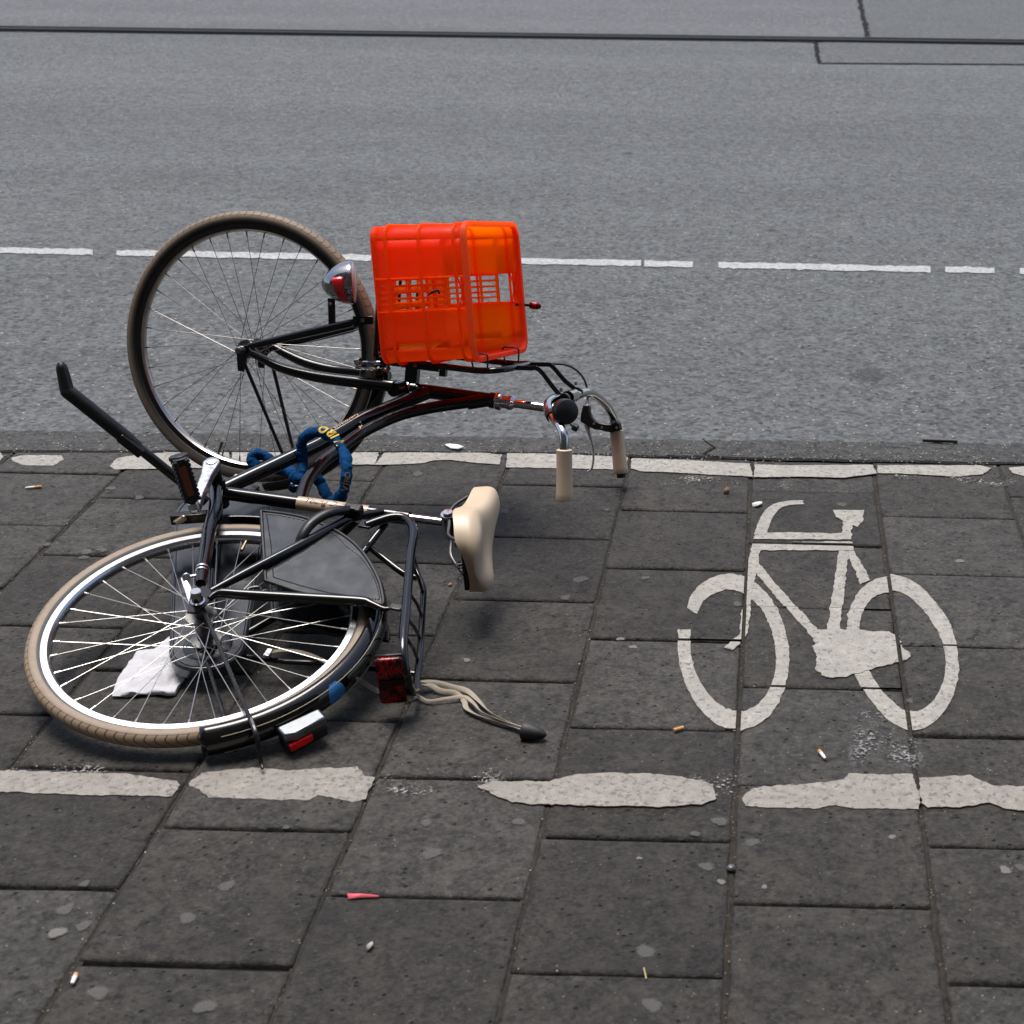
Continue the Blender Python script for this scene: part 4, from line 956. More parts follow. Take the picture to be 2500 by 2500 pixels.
# headset, stem, handlebar
hs = MB(); hs.lathe(FR(.655, 0, 0), ST, [(0, .020), (.003, .0225), (.012, .0230), (.016, .021), (.018, .016), (.030, .0165), (.032, .0185), (.042, .0185), (.046, .015), (.050, .0115)], 28)
hs.build('headset', CHROME, bike); MB().lathe(FR(.418, 0, 0), ST, [(0, .020), (.003, .0215), (.012, .0215), (.016, .019)], 28).build('crown_race', CHROME, bike)
qb = FR(.846, -.036, 0)
sm = MB(); sm.tube([FR(.69, 0, 0), FR(.80, 0, 0), FR(.828, -.006, 0), FR(.843, -.022, 0), qb], [.0112, .0112, .0125, .0145, .0160], 20, smooth=4); sm.cyl(qb - NF * .026, qb + NF * .026, .0165, 20)
sm.build('stem', CHROME, bike)
HBR = [(0, 966, 0)]
hb = MB(); rp = [qb, FP(1432, 958, -.10), FP(1457, 968, -.17), FP(1482, 991, -.25), FP(1495, 1013, -.31), FP(1500, 1031, -.33), FP(1505, 1052, -.34), FP(1509, 1095, -.34)]
lp = [qb, FP(1374, 972, .035), FP(1352, 973, .08), FP(1338, 984, .14), FP(1339, 1002, .19), FP(1351, 1022, .235), FP(1367, 1042, .268), FP(1376, 1065, .285), FP(1377.5, 1098, .29), FP(1378, 1140, .29)]
hb.tube(rp[::-1] + lp[1:], .0112, 20, smooth=7); bar = hb.build('handlebar', CHROME, bike)
def grip(a, b_, lab):
    d = b_ - a; L = np.linalg.norm(d); g = MB().lathe(a, d, [(0, .0160), (.002, .0186), (.006, .0182), (L * .5, .0183), (L * .85, .0196), (L - .003, .0208), (L, .0196), (L + .0002, .010)], 26); return g.build('grip', CREAMG, bike, lab=lab)
grip(FP(1377.5, 1097, .29), FP(1378.5, 1222, .29), None)
gr2 = grip(FP(1505, 1050, -.34), FP(1516, 1155, -.34), None)
ge = FP(1516, 1155, -.34); gd = norm(ge - FP(1505, 1050, -.34))
MB().cyl(ge + gd * .0002, ge + gd * .012, .0125, 18).build('bar_end_plug', RUBBER, gr2)
# bell
bc_ = FP(1381, 1005, .255); bax = norm(ST * .62 - U2 * .15 + NF * .75)
bl = MB().lathe(bc_ - bax * .012, bax, [(-.012, .012), (-.010, .026), (.000, .0305), (.014, .0305), (.022, .028), (.026, .020), (.027, .002)], 30).build('bell', PLASTIC, bike)
MB().tube([FP(1392, 1034, .27), FP(1397, 1041, .27)], .003, 8).build('bell_lever', DARKSTEEL, bl)
MB().cyl(FP(1398, 1041, .27), FP(1411, 1047, .27), .0085, 14).build('bell_knob', PLASTIC, bl, bevel=.002)
MB().tube([lerp(lp[4], lp[5], .4), lerp(lp[4], lp[5], .8)], .0145, 18).build('bell_clamp', PLASTIC, bl)
# brake lever and its housing
def Z7(x, y, c): return FP(1300 + .1656 * x, 920 + .1656 * y, c)
hp = [(772, 402), (862, 410), (872, 520), (900, 590), (955, 645), (1030, 672), (1105, 685), (1170, 690), (1300, 662), (1308, 770), (1190, 812), (1112, 800), (1020, 775), (950, 768), (880, 742), (800, 690), (728, 655), (732, 560), (752, 470)]
bh = MB().prism([Z7(x, y, -.335) for x, y in hp], NF * .018).build('brake_lever_mount', PLASTIC, bike, bevel=.003, bseg=2)
MB().tube([lerp(rp[5], rp[6], .1), lerp(rp[5], rp[6], .95)], .0165, 18).build('lever_clamp', PLASTIC, bh)
for (x, y) in ((1022, 748), (905, 690), (1240, 748)): MB().cyl(Z7(x, y, -.318), Z7(x, y, -.313), .0035, 10).build('bolt', CHROME, bh)
MB().tube([Z7(815, 320, -.326), Z7(816, 425, -.326)], [.0055, .0075], 12).build('cable_ferrule', CHROME, bh)
MB().tube([Z7(790, 690, -.328), Z7(812, 760, -.328), Z7(845, 860, -.33), Z7(880, 980, -.33), Z7(897, 1100, -.33), Z7(897, 1230, -.33), Z7(880, 1330, -.33), Z7(850, 1375, -.33), Z7(812, 1396, -.33)], [.0105, .0095, .0075, .0055, .0045, .0040, .0040, .0036, .003], 10, smooth=4, flat=(1.0, .75)).build('brake_lever', ALU, bike)
MB().tube([FP(1255, 889, -.06), FP(1300, 888, -.07), FP(1343, 888, -.10), FP(1385, 892, -.16), FP(1412, 908, -.22), FP(1428, 931, -.28), FP(1435, 960, -.32), Z7(815, 340, -.326)], .0028, 8, smooth=6).build('brake_cable', RUBBER, bike)
# front carrier: platform by the wheel, hoop under the crate, two flat stays to the handlebar
fc_ = MB()
for c, pts in ((.062, ((606, 844), (640, 838), (760, 810), (850, 790), (872, 784))), (-.062, ((690, 838), (760, 826), (850, 805), (880, 796)))):
    fc_.tube([FP(x, y, c) for x, y in pts], [.006, .0095, .0105, .0105, .006][:len(pts)] if len(pts) == 5 else [.009, .0095, .0095, .006], 12, smooth=3)
fc_.prism([FP(862, 772, .062), FP(884, 772, .062), FP(912, 772, .062), FP(912, 791, .062), FP(884, 794, .062), FP(866, 800, .062)], NF * .005)
carr = fc_.build('front_carrier', BLACK, bike, bevel=.001)
MB().cyl(FP(885.5, 782, .066), FP(885.5, 782, .074), .0055, 12).build('bolt', DARKSTEEL, carr)
sS = .395
pf = MB(); pf.tube([FR(sS - .012, -.09, .125), FR(sS - .012, -.30, .125), FR(sS - .012, -.34, .10), FR(sS - .012, -.34, -.10), FR(sS - .012, -.30, -.125), FR(sS - .012, -.09, -.125)], .007, 12, smooth=4)
for c in (-.06, 0, .06): pf.tube([FR(sS - .012, -.09, c), FR(sS - .012, -.335, c)], .004, 8)
pf.tube([FR(sS - .012, -.09, -.125), FR(sS - .012, -.09, .125)], .006, 10)
pf.build('carrier_platform', BLACK, carr)
hp_ = MB(); hu = -.082
for c in (.118, -.118): hp_.tube([FR(sS - .01, hu, c), FR(.60, hu, c)], .0065, 12)
hp_.tube([FR(.50, hu, .118), FR(.64, hu - .002, .118), FR(.690, hu - .008, .105), FR(.712, hu - .012, .06), FR(.716, hu - .012, -.06), FR(.695, hu - .008, -.105), FR(.64, hu - .002, -.118), FR(.50, hu, -.118)], .0078, 14, smooth=5)
hp_.box(FR(.47, hu + .004, .118), ST * .075, U2 * .010, NF * .004)
hp_.box(FR(.520, hu + .020, .02), ST * .008, U2 * .016, NF * .008)
hp_.build('carrier_hoop', BLACK, carr)
for x in (984, 1013): MB().cyl(FP(x, 892.5, .122), FP(x, 892.5, .130), .0055, 12).build('bolt', simple('red_tinted_bolt', (.25, .05, .03), .3, .8), carr)
fc2 = MB(); fc2.box(FR(.432, -.042, .0), ST * .016, U2 * .045, NF * .012); fc2.build('carrier_mount', BLACK, carr, bevel=.002)
for c, pts in ((.05, ((1225, 897), (1290, 899), (1316, 902), (1345, 938), (1368, 966), (1377, 975))), (-.05, ((1270, 890), (1330, 890), (1348, 894), (1378, 928), (1404, 950), (1409, 960)))):
    s_ = MB().tube([FP(x, y, c) for x, y in pts], .0055, 4, flat=(1.0, .42), smooth=3, up=NF).build('carrier_stay', BLACKM, bike)
    q = FP(*pts[-1], c)
    MB().tube([q - NF * .006, q + NF * .006], .0155, 18).build('stay_clamp', BLACKM, s_)
    MB().cyl(FP(pts[-2][0] + 1, pts[-2][1] - 10, c) , FP(pts[-2][0] + 1, pts[-2][1] - 10, c) - U2 * .008, .0045, 10).build('bolt', CHROME, s_)
# front brake caliper by the fork crown
cal = MB(); cal.tube([FP(868, 887, .05), FP(905, 886, .05), FP(940, 888, .04), FP(950, 900, .02)], .0052, 10, smooth=3); cal.tube([FP(868, 896, .05), FP(905, 902, .045), FP(945, 903, .03)], .0052, 10, smooth=3)
cal.tube([FP(868, 882, .054), FP(880, 882, .056)], .0095, 16); 
cal.build('brake_caliper', CHROME, bike, bevel=.001)
# headlight
lc = FP(858, 690, .075); lax = norm(lc - FP(790, 688, .07)); lax = norm(lax + np.array([0, .42, -.05]))
la = lc - lax * .072
hl = MB().lathe(la, lax, [(-.0, .004), (.004, .016), (.014, .029), (.030, .041), (.048, .049), (.066, .0535), (.072, .0545), (.076, .053)], 36).build('headlight', simple('dark_chrome', (.33, .335, .345), .07, 1.0), bike)
MB().lathe(la + lax * .0765, lax, [(0, .051), (.004, .045), (.007, .02), (.0075, .002)], 30).build('headlight_lens', simple('clear_lens', (.6, .62, .63), .08), hl)
q0, nrm_ = la + lax * .056, norm(NF + .2 * lax)
sidev = np.cross(lax, NF); V = []; Fs = []
for i in range(7):
    for j in range(9):
        t = -.55 + 1.45 * j / 8; h = .0745 - (.030 - .014 * j / 8) * (6 - i) / 6; r_ = np.interp(h, [.030, .048, .066], [.041, .049, .0535]) + .0022
        V.append(la + lax * h + r_ * (math.cos(t + .25) * NF * 1.0 + math.sin(t + .25) * sidev))
for i in range(6):
    for j in range(8): Fs.append([i * 9 + j, (i + 1) * 9 + j, (i + 1) * 9 + j + 1, i * 9 + j + 1])
MB().add(V, Fs).build('red_side_lens', simple('bright_red_lens', (.62, .012, .02), .15, coat=.5, var=.3, vscale=300), hl, solid=.003)
MB().tube([FP(809, 728, .07), FP(810, 760, .066), FP(811, 800, .064)], .0085, 4, up=NF, flat=(1, .3)).build('headlight_bracket', BLACKM, bike)
MB().cyl(FP(806, 741, .076), FP(806, 741, .080), .004, 10).build('bolt', CHROME, hl)

# ------------------------------------------------------------------ orange crate on the front carrier
crate = label(empty('crate', FR(.40, -.265, 0)), 'orange plastic crate strapped on its side to the front carrier of the fallen bicycle', 'crate')
def FRC(s_, u_, c_): return FR(.5 + (s_ - .5) * .985 + (u_ + .1) * .174, -.1 + (u_ + .1) * .985 - (s_ - .5) * .174, c_)   # the crate sits a little askew
SB, SM = .425, .664        # crate floor and mouth, along the steering axis
def ring_pts(s):
    t = (s - SB) / (SM - SB); hc = .183 + .007 * t; u0, u1 = -.412 + .008 * t, -.092 - .001 * t; rad = .030; out = []
    return hc, u0, u1, rad
def wall_pt(side, a, s, off=0.0):
    """side 0 = wall towards the viewer, 1 = top, 2 = far wall, 3 = lower wall; a runs 0..1 along it"""
    hc, u0, u1, rad = ring_pts(s)
    return None
def perim(s, off=0.0, k=6):
    hc, u0, u1, rad = ring_pts(s); hc += off; u0 -= off; u1 += off; rad += off; P = []
    cs = [(hc - rad, u1 - rad, 0), (hc - rad, u0 + rad, 1), (-hc + rad, u0 + rad, 2), (-hc + rad, u1 - rad, 3)]
    for (cc_, uu, q) in cs:
        for i in range(k + 1):
            t = math.pi / 2 * (i / k) + math.pi / 2 * (-1 if q == 0 else q - 1)
            # quarter arcs: q0 from +u to +c, q1 from +c to -u, ...
            ang = {0: math.pi / 2 - math.pi / 2 * i / k, 1: -math.pi / 2 * i / k, 2: -math.pi / 2 - math.pi / 2 * i / k, 3: math.pi - math.pi / 2 * i / k}[q]
            P.append((cc_ + rad * math.cos(ang), uu + rad * math.sin(ang)))
    return P
# wall loop as polyline parameter: corners + straight runs; holes only in the straight runs of the two big side walls
def wallmesh():
    mb = MB()
    dS = SM - SB
    # side walls with openings: (depth range from mouth, height range from top)
    slots_d = [(.069, .105), (.112, .150), (.156, .193)]; slots_h = [(.368, .406), (.428, .464), (.486, .520), (.542, .575), (.593, .630)]
    ds = sorted({0.0, dS, .0235, .060, *[x for q in slots_d for x in q]}); hs_ = sorted({0.0, 1.0, .355, .635, .08, .92, *[x for q in slots_h for x in q]})
    def hole(dm, hm):
        if .0235 < dm < .060 and .355 < hm < .635: return True
        return any(a < dm < b_ for a, b_ in slots_d) and any(a < hm < b_ for a, b_ in slots_h)
    def side_pt(sg, d, h):
        s = SM - d; hc, u0, u1, rad = ring_pts(s); return FRC(s, (u0 + rad) + (u1 - rad - u0 - rad) * h, sg * hc)
    for sg in (1, -1):
        V = [side_pt(sg, d, h) for d in ds for h in hs_]; nh = len(hs_); Fs = []
        for i in range(len(ds) - 1):
            for j in range(nh - 1):
                if not hole((ds[i] + ds[i + 1]) / 2, (hs_[j] + hs_[j + 1]) / 2): Fs.append([i * nh + j, (i + 1) * nh + j, (i + 1) * nh + j + 1, i * nh + j + 1])
        mb.add(V, Fs)
    # top and lower walls
    for uu in (0, 1):
        cs = np.linspace(-1, 1, 9); V = []; Fs = []
        for d in np.linspace(0, dS, 5):
            s = SM - d; hc, u0, u1, rad = ring_pts(s)
            for c in cs: V.append(FRC(s, u0 if uu == 0 else u1, c * (hc - rad)))
        for i in range(4):
            for j in range(8): Fs.append([i * 9 + j, (i + 1) * 9 + j, (i + 1) * 9 + j + 1, i * 9 + j + 1])
        mb.add(V, Fs)
    # rounded corners
    k = 6
    for q in range(4):
        V = []; Fs = []; dd = np.linspace(0, dS, 5)
        for d in dd:
            P = perim(SM - d)[q * (k + 1):(q + 1) * (k + 1)]; V += [FRC(SM - d, u, c) for c, u in P]
        for i in range(4):
            for j in range(k): Fs.append([i * (k + 1) + j, (i + 1) * (k + 1) + j, (i + 1) * (k + 1) + j + 1, i * (k + 1) + j + 1])
        mb.add(V, Fs)
    # floor with drain slots
    hc, u0, u1, rad = ring_pts(SB); P = perim(SB)
    nx, ny = 23, 17; cs = np.linspace(-hc + .012, hc - .012, nx); us = np.linspace(u0 + .012, u1 - .012, ny)
    V = [FRC(SB + .002, u, c) for c in cs for u in us]; Fs = []
    for i in range(nx - 1):
        for j in range(ny - 1):
            if 1 < i < nx - 3 and 1 < j < ny - 3 and j % 2 == 0 and i % 5 != 0: continue
            Fs.append([i * ny + j, (i + 1) * ny + j, (i + 1) * ny + j + 1, i * ny + j + 1])
    mb.add(V, Fs)
    return mb
wb = wallmesh().build('crate_shell', ORANGE, crate, sharp=60)
bmq = bmesh.new(); bmq.from_mesh(wb.data); bmesh.ops.remove_doubles(bmq, verts=bmq.verts, dist=.0008); bmesh.ops.recalc_face_normals(bmq, faces=bmq.faces); bmq.to_mesh(wb.data); bmq.free()
wb.data.polygons.foreach_set('use_smooth', [True] * len(wb.data.polygons)); wb.data.set_sharp_from_angle(angle=R(60))
sm_ = wb.modifiers.new('thickness', 'SOLIDIFY'); sm_.thickness = .0026; sm_.offset = 0
def band(s0, s1, o0, o1, name, mt=ORANGE, bev=.0008):
    V = []; Fs = []
    A = [perim(s0, o0), perim(s0, o1), perim(s1, o1), perim(s1, o0)]; n = len(A[0]); S_ = [s0, s0, s1, s1]
    for a_, s in zip(A, S_): V += [FRC(s, u, c) for c, u in a_]
    for r_ in range(4):
        for j in range(n): Fs.append([r_ * n + j, r_ * n + (j + 1) % n, ((r_ + 1) % 4) * n + (j + 1) % n, ((r_ + 1) % 4) * n + j])
    return MB().add(V, Fs).build(name, mt, crate, sharp=40, bevel=bev)
rim = band(SM - .012, SM + .002, -.0015, .0115, 'crate_rim', SALMON, bev=.0022)
for d in (.032, .119, .203): band(SM - d - .0024, SM - d + .0024, .0012, .0095, 'crate_rib', bev=.0006)
band(SB - .002, SB + .010, -.002, .0045, 'crate_foot', bev=.002)
for sg in (1, -1):       # long ribs and little braces on the side walls
    for h in (.345, .648):
        V = []; 
        for d in (.010, SM - SB - .004):
            s = SM - d; hc, u0, u1, rad = ring_pts(s); u = (u0 + rad) + (u1 - u0 - 2 * rad) * h; V.append((s, u, hc))
        (s0, ua, h0), (s1, ub, h1) = V
        r_ = MB(); r_.prism([FRC(s0, ua - .0014, sg * (h0 + .0012)), FRC(s0, ua + .0014, sg * (h0 + .0012)), FRC(s1, ub + .0014, sg * (h1 + .0012)), FRC(s1, ub - .0014, sg * (h1 + .0012))], NF * sg * .0065)
        r_.build('crate_rib', ORANGE, crate)
    hc, u0, u1, rad = ring_pts(SM - .018); r_ = MB()
    ua, ub = u0 + rad + (u1 - u0 - 2 * rad) * .35, u0 + rad + (u1 - u0 - 2 * rad) * .64
    for (a_, b_) in ((ua, ub), (ub, ua)): r_.tube([FRC(SM - .030, a_, sg * (hc + .003)), FRC(SM - .010, b_, sg * (hc + .003))], .0017, 4)
    r_.build('crate_brace', ORANGE, crate)
CABLE = simple('black_nylon', (.012, .012, .012), .5)
for c in (.135, -.10):
    z = MB(); hc, u0, u1, rad = ring_pts(SM); z.tube([FRC(SM - .030, u1 + .030, c), FRC(SM - .034, u1 - .006, c), FRC(SM - .014, u1 - .0075, c), FRC(SM + .006, u1 - .004, c), FRC(SM + .007, u1 + .012, c), FRC(SM + .004, u1 + .032, c)], .0022, 6, smooth=3); z.build('cable_tie', CABLE, crate)
z = MB(); hc, u0, u1, rad = ring_pts(.57)
z.tube([FP(1044, 722, hc + .008), FP(1056, 713, hc + .012), FP(1068, 709, hc + .008), FP(1073, 717, hc + .004)], [.001, .0035, .003, .003], 6, smooth=3); z.build('cable_tie', CABLE, crate)
# small red light tied to the crate's far edge
lt_c = FP(1305, 746, -.205)
lamp = label(empty('bike_light', lt_c), 'small red clip-on light strapped to the far edge of the orange crate', 'light')
MB().lathe(lt_c - ST * .014, ST, [(0, .006), (.003, .009), (.012, .0105), (.022, .0095), (.030, .006), (.032, .002)], 18).build('red_lens', REDLENS, lamp)
MB().tube([FP(1258, 744, -.186), FP(1275, 744.5, -.194), FP(1292, 745, -.204)], .0028, 8, flat=(.5, 1.3)).build('light_strap', CABLE, lamp)

# ------------------------------------------------------------------ chain lock in its blue sleeve
lock = label(empty('chain_lock', G(740, 1180)), 'blue fabric sleeved chain lock with yellow letters looped round the frame and front wheel', 'bicycle lock')
def wob(pts, r, k=8, amp=.12, seg=16, ph=0):
    P, _ = crm(np.array(pts), np.ones(len(pts)), k); n = len(P)
    rr = [r * (1 + amp * math.sin(i * .37 + ph) * .5 + amp * .4 * math.sin(i * 1.13 + 1) + amp * rng.normal(0, .22)) for i in range(n)]; return P, rr
loop = [BP(716, 1172, -.045), BP(733, 1165, -.03), BP(735, 1130, -.012), BP(733, 1095, .020), BP(736, 1072, .042), BP(757, 1054, .060), BP(787, 1054, .068), BP(816, 1068, .068), BP(838, 1094, .066), BP(848, 1122, .060), BP(849, 1150, .050), BP(846, 1175, .030), BP(840, 1200, .005), BP(830, 1222, -.030), BP(812, 1228, -.075), BP(797, 1212, -.090), BP(786, 1192, -.085), BP(776, 1172, -.070), BP(764, 1160, -.06)]
def folds(mb):
    from mathutils import noise as nz
    Q = []
    for v in mb.v:
        p = Vector(v); a = nz.noise_vector(p * 38) * .0034 + nz.noise_vector(p * 95) * .0021 + nz.noise_vector(p * 210) * .0009
        Q.append(tuple(p + a))
    mb.v = Q; return mb
lc_ = np.mean(loop, 0); loop = [lc_ + (q - lc_) * .955 for q in loop]
P, rr = wob(loop, .0128)
PF, rf_ = crm(P, np.array(rr), 3)
sl = folds(MB().tube(PF, rf_, 28)).build('lock_sleeve', BLUE, lock, sharp=80)
P2, rr2 = wob([BP(668, 1132, -.06), BP(650, 1116, -.05), BP(630, 1109, -.045), BP(616, 1118, -.05), BP(622, 1134, -.06), BP(645, 1140, -.07), BP(690, 1148, -.07), BP(706, 1150, -.065), BP(716, 1160, -.06), BP(722, 1178, -.065), BP(716, 1196, -.07)], .0128)
folds(MB().tube(*crm(P2, np.array(rr2), 3), 24)).build('lock_sleeve', BLUE, lock, sharp=80)
MB().cyl(BP(716, 1182, -.055), BP(722, 1180, -.050), .007, 14).build('lock_cylinder', CHROME, lock)
# lettering on the sleeve
for i, (ch, a, b_) in enumerate((('V', 7.85, 1), ('I', 7.35, 1), ('R', 6.9, 1), ('O', 6.35, 1))):
    idx = int(a * 8); c = P[idx]; t = norm(P[idx + 2] - P[idx - 2]); nn = norm(norm(CAM - c) * .55 + np.array([0, 0, .85])); nn = norm(nn - t * (nn @ t))
    text_mesh('lock_lettering', ch, .030, c + 0 * nn, -t, nn, YELLOW, sl, cyl=max(rr[idx - 2:idx + 3]) + .0032, center=True, bold=.0012)
for ch, a in (('V', 11.6), ('I', 11.2), ('R', 10.85), ('O', 10.45)):
    idx = int(a * 8); c = P[idx]; t = norm(P[idx + 2] - P[idx - 2]); nn = norm(norm(CAM - c) + np.array([.3, 0, .1])); nn = norm(nn - t * (nn @ t))
    text_mesh('lock_lettering', ch, .020, c, -t, nn, simple('dull_yellow_print', (.30, .20, .03), .8), sl, cyl=max(rr[idx - 2:idx + 3]) + .0024, center=True)

# ------------------------------------------------------------------ luggage strap trailing from the carrier
strap = label(empty('luggage_strap', G(1130, 1720)), 'beige elastic luggage strap with black rubber end trailing from the rear carrier onto the slabs', 'strap')
def ribbon(pts, w, name='elastic_band', zs=None):
    P = [G(x, y, z) for x, y, z in pts]; P, _ = crm(np.array(P), np.ones(len(P)), 7)
    b_ = MB(); n = len(P); V = []; Fs = []; pr = [(-1, 0), (-.5, .0010), (0, .0013), (.5, .0010), (1, 0), (.5, -.0010), (0, -.0013), (-.5, -.0010)]
    for i in range(n):
        t = P[min(i + 1, n - 1)] - P[max(i - 1, 0)]; t /= np.linalg.norm(t); tw = .9 * math.sin(i * .11 + len(pts)); 
        s_ = norm(np.cross(t, [0, 0, 1.])); u_ = np.cross(s_, t); s2 = s_ * math.cos(tw) + u_ * math.sin(tw); u2 = np.cross(s2, t)
        for (a_, h_) in pr: V.append(P[i] + s2 * a_ * w / 2 + u2 * h_)
    for i in range(n - 1):
        for j in range(8): Fs.append([i * 8 + j, (i + 1) * 8 + j, (i + 1) * 8 + (j + 1) % 8, i * 8 + (j + 1) % 8])
    Fs += [list(range(8)), [(n - 1) * 8 + j for j in range(8)][::-1]]
    return b_.add(V, Fs).build(name, STRAP, strap, sharp=70)
ribbon([(1012, 1664, .035), (1040, 1664, .022), (1072, 1668, .014), (1105, 1677, .012), (1140, 1686, .012), (1168, 1710, .010), (1192, 1735, .009), (1226, 1756, .009), (1280, 1778, .012)], .011)
ribbon([(1012, 1668, .030), (1050, 1673, .016), (1076, 1686, .010), (1112, 1692, .009), (1132, 1710, .009), (1142, 1732, .009), (1185, 1754, .008), (1232, 1770, .008), (1282, 1784, .011)], .011)
ribbon([(940, 1690, .020), (1010, 1697, .012), (1045, 1712, .008), (1088, 1707, .010), (1132, 1701, .012), (1156, 1716, .016), (1176, 1738, .015), (1220, 1758, .013), (1280, 1776, .014)], .009)
ribbon([(860, 1650, .030), (890, 1668, .012), (918, 1685, .010), (950, 1692, .014)], .011)
c0, c1 = G(1276, 1783, .017), G(1334, 1795, .014)
MB().lathe(c0, c1 - c0, [(0, .017), (.004, .0185), (.015, .0175), (.030, .0135), (np.linalg.norm(c1 - c0) - .004, .007), (np.linalg.norm(c1 - c0), .002)], 24).build('strap_end', RUBBER, strap)
sp_ = MB(); Pq = [BP(662, 1592, -.05), BP(690, 1588, -.055), BP(725, 1590, -.06), BP(760, 1600, -.06), BP(800, 1618, -.055), BP(850, 1640, -.05)]
sp_.tube(Pq, .007, 8, smooth=5, flat=(1, .25)); sp_.build('elastic_band', STRAP, strap)

# ------------------------------------------------------------------ litter
from mathutils.noise import noise as nz_
def tissue():
    quad = [(272, 1709), (299, 1650), (340, 1598), (382, 1592), (418, 1560), (436, 1590), (448, 1625), (452, 1664), (430, 1702), (412, 1708), (375, 1702), (333, 1707)]
    a, b_, c_, d_ = G(268, 1712), G(425, 1712), G(452, 1575), G(352, 1570); nx, ny = 90, 46; V = []; Fs = []
    poly = PX(quad); cx = np.array(poly).mean(0)
    for i in range(nx + 1):
        ang = 2 * math.pi * i / nx
        # radial mapping of the outline
        best = None; dv = np.array([math.cos(ang), math.sin(ang)])
        for k in range(len(poly)):
            p, q = np.array(poly[k - 1]), np.array(poly[k]); M_ = np.array([[dv[0], p[0] - q[0]], [dv[1], p[1] - q[1]]])
            if abs(np.linalg.det(M_)) < 1e-9: continue
            t, s = np.linalg.solve(M_, p - cx)
            if t > 0 and -1e-6 <= s <= 1 + 1e-6: best = t if best is None else max(best, t)
        for j in range(ny + 1):
            r_ = j / ny * (best or .05); x, y = cx + dv * r_
            fold = abs(((x * .85 + y * .5) * 16 + .4 * math.sin(y * 40)) % 1 - .5)
            nv = nz_(Vector((x * 22, y * 22, 1.3))) * .007 + abs(nz_(Vector((x * 55, y * 38, 4.1)))) * .0055 + abs(nz_(Vector((x * 120 + y * 60, y * 90, 2.2)))) * .0035; z = .007 + .011 * (1 - j / ny) ** .8 + .013 * fold + nv * .8
            if j == ny: z = .004 + .005 * abs(math.sin(ang * 7))
            V.append((x, y, z))
    for i in range(nx):
        for j in range(ny): Fs.append([i * (ny + 1) + j, (i + 1) * (ny + 1) + j, (i + 1) * (ny + 1) + j + 1, i * (ny + 1) + j + 1])
    o = MB().add(V, Fs).build('paper_tissue', PAPER, sharp=70, solid=.0006)
    label(o, 'crumpled white paper tissue on the slabs under the spokes of the rear wheel', 'tissue')
tissue()
FILTER = simple('cigarette_filter', (.55, .27, .10), .8, var=.3, vscale=400); ASHP = simple('cigarette_paper', (.75, .73, .70), .9, var=.1, vscale=300)
def butt(x0, y0, x1, y1, lab, split=.5, r=.0038, flip=False):
    a, c = G(x0, y0, r + .001), G(x1, y1, r + .001); t = empty('cigarette_butt', (a + c) / 2 - [0, 0, r]); label(t, lab, 'cigarette butt', 'cigarette butts dropped on the slabs')
    m_ = lerp(a, c, split); MB().tube([a, m_], [r * 1.05, r], 10).build('filter', FILTER, t); MB().tube([m_, lerp(m_, c, .6), c], [r * .97, r * .92, r * .6], 10).build('paper_end', ASHP, t)
butt(101, 1188, 62, 1191, 'orange and white cigarette butt alone near the left edge of the photo', .42)
butt(1645, 1783, 1668, 1776, 'short tan cigarette butt in the joint below the painted bicycle wheel', .9)
butt(2000, 1833, 2015, 1852, 'white cigarette butt with tan tip between the painted bicycle and the white line', .3)
butt(186, 2378, 176, 2402, 'white cigarette stub in the slab joint at lower left', .25)
def scrap(name, pts, mt, lab, cat, h=.003, curl=.004, group=None):
    P = PX(pts); n = len(P); c = np.mean(P, 0); V = [(c[0], c[1], .003 + h)] ; Fs = []
    for i, p in enumerate(P): V.append((p[0], p[1], .003 + curl * abs(math.sin(2.3 * i + 1))))
    for i in range(n): Fs.append([0, 1 + i, 1 + (i + 1) % n])
    o = MB().add(V, Fs).build(name, mt, solid=.0008, sharp=20); label(o, lab, cat, group); return o
WHITE = simple('white_scrap', (.78, .78, .76), .8)
scrap('paper_scrap', [(1086, 1090), (1098, 1086), (1120, 1090), (1133, 1096), (1118, 1101), (1100, 1097)], WHITE, 'flat white paper scrap lying in the gutter below the orange crate', 'paper scrap', .004, .004)
scrap('plastic_strip', [(848, 2187), (880, 2186), (925, 2191), (926, 2196), (880, 2197), (851, 2199)], simple('pink_plastic', (.75, .13, .16), .5), 'pink plastic strip in a slab joint near the bottom of the photo', 'plastic strip', .005, .002)
scrap('wrapper', [(1836, 1237), (1846, 1229), (1860, 1231), (1861, 1238), (1850, 1242), (1838, 1241)], WHITE, 'crumpled white wrapper beside the handlebar of the painted bicycle', 'wrapper', .010, .008)
LEAF = simple('dry_leaf', (.24, .11, .05), .8, var=.4, vscale=300)
scrap('dry_leaf', [(1764, 1205), (1770, 1196), (1780, 1197), (1779, 1206), (1771, 1208)], LEAF, 'small curled brown leaf on the slab left of the painted handlebar', 'leaf', .012, .008)
scrap('dry_leaf', [(775, 1550), (790, 1543), (800, 1548), (788, 1556)], LEAF, 'dry brown leaf lying in the shade beneath the fallen bicycle', 'leaf', .01, .006)
scrap('wood_chip', [(1094, 1433), (1098, 1427), (1103, 1428), (1101, 1434)], simple('orange_wood', (.45, .24, .12), .8), 'tiny orange wood chip on the slabs below the saddle', 'wood chip', .005, .003)
scrap('matchstick', [(350, 1491), (366, 1495), (366, 1497), (350, 1494)], WHITE, 'pale matchstick on the slabs inside the rear wheel', 'matchstick', .003, .002)
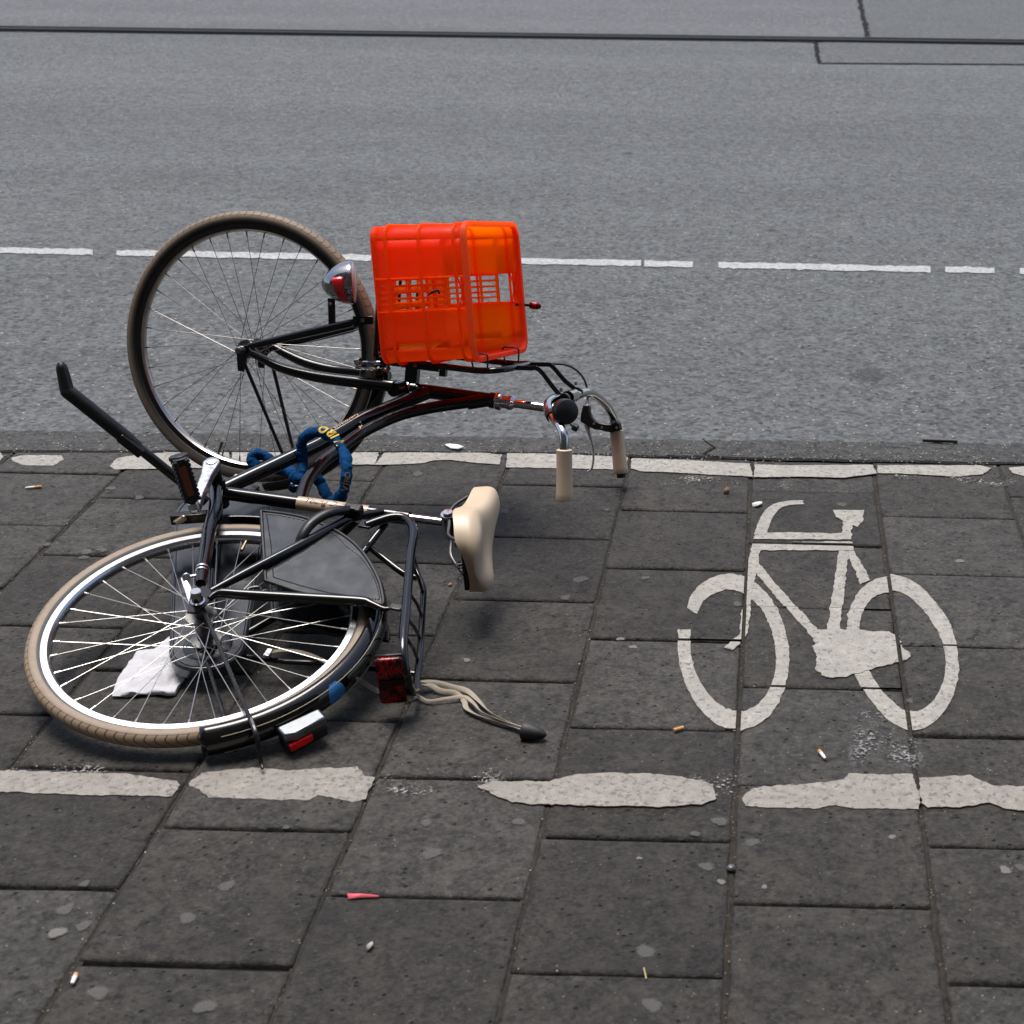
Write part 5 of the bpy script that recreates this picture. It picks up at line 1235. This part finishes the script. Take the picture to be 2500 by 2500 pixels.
scrap('gum_lump', [(896, 2318), (902, 2308), (910, 2306), (912, 2316), (903, 2326), (895, 2327)], simple('white_gum', (.45, .44, .42), .7), 'crumpled whitish gum lump on a slab near the bottom of the photo', 'chewing gum', .008, .006)
st_a, st_b = G(2252, 1074, .006), G(2338, 1077, .006)
bt = MB().tube([st_a, lerp(st_a, st_b, .97)], .006, 12); bt.tube([lerp(st_a, st_b, .97), st_b], .0045, 12); label(bt.build('black_stick', simple('worn_black_plastic', (.02, .02, .02), .5)), 'thin black plastic stick lying on the road edge at right', 'stick')
sw = MB().tube([G(1572, 2363, .004), G(1578, 2390, .004)], .0013, 6); label(sw.build('straw_stalk', simple('dry_straw', (.40, .33, .16), .8)), 'dry straw stalk across a slab joint at the bottom of the photo', 'straw')
pb = MB().lathe(G(1785, 2122, 0), [0, 0, 1], [(0, .007), (.003, .0085), (.007, .006), (.0085, .002)], 9); label(pb.build('pebble', simple('dark_pebble', (.05, .05, .05), .4, var=.6, vscale=200)), 'small dark pebble in the slab joint below the white line', 'pebble')
gr = MB(); g2 = np.random.default_rng(21)
def stone(x, y, r, z0, mi):
    q = g2.normal(0, 1, (6, 3)) * .25; base = np.array([[1, 0, 0], [0, 1, 0], [-1, 0, 0], [0, -1, 0], [0, 0, .9], [0, 0, -.6]]) + q
    gr.add([(x + p[0] * r, y + p[1] * r, z0 + r * .4 + p[2] * r * .7) for p in base], [[0, 1, 4], [1, 2, 4], [2, 3, 4], [3, 0, 4], [1, 0, 5], [2, 1, 5], [3, 2, 5], [0, 3, 5]], mi)
for i in range(1500):
    x = g2.uniform(-1.2, 2.6); y = kerb_y(x) + abs(g2.normal(0, .035)) * (1 if g2.random() < .8 else -1); stone(x, y, g2.uniform(.0010, .0032), 0 if y > kerb_y(x) else .001, int(g2.integers(0, 3)))
for i in range(900):
    c = int(g2.integers(-2, 8)); x = xline(c) + g2.normal(0, .006); stone(x, g2.uniform(-.5, 2.0), g2.uniform(.0008, .0022), -.002, int(g2.integers(0, 3)))
for i in range(420):
    stone(g2.uniform(-.9, 2.4), g2.uniform(-.5, 2.0), g2.uniform(.0007, .0021), .0005, int(g2.integers(0, 3)))
label(gr.build('grit', [simple('pale_grit', (.30, .28, .24), .8), simple('brown_grit', (.12, .085, .055), .8), simple('dark_grit', (.03, .03, .03), .8)], sharp=20), 'loose grit and tiny stones scattered in the slab joints and along the road edge', 'grit', kind='stuff')
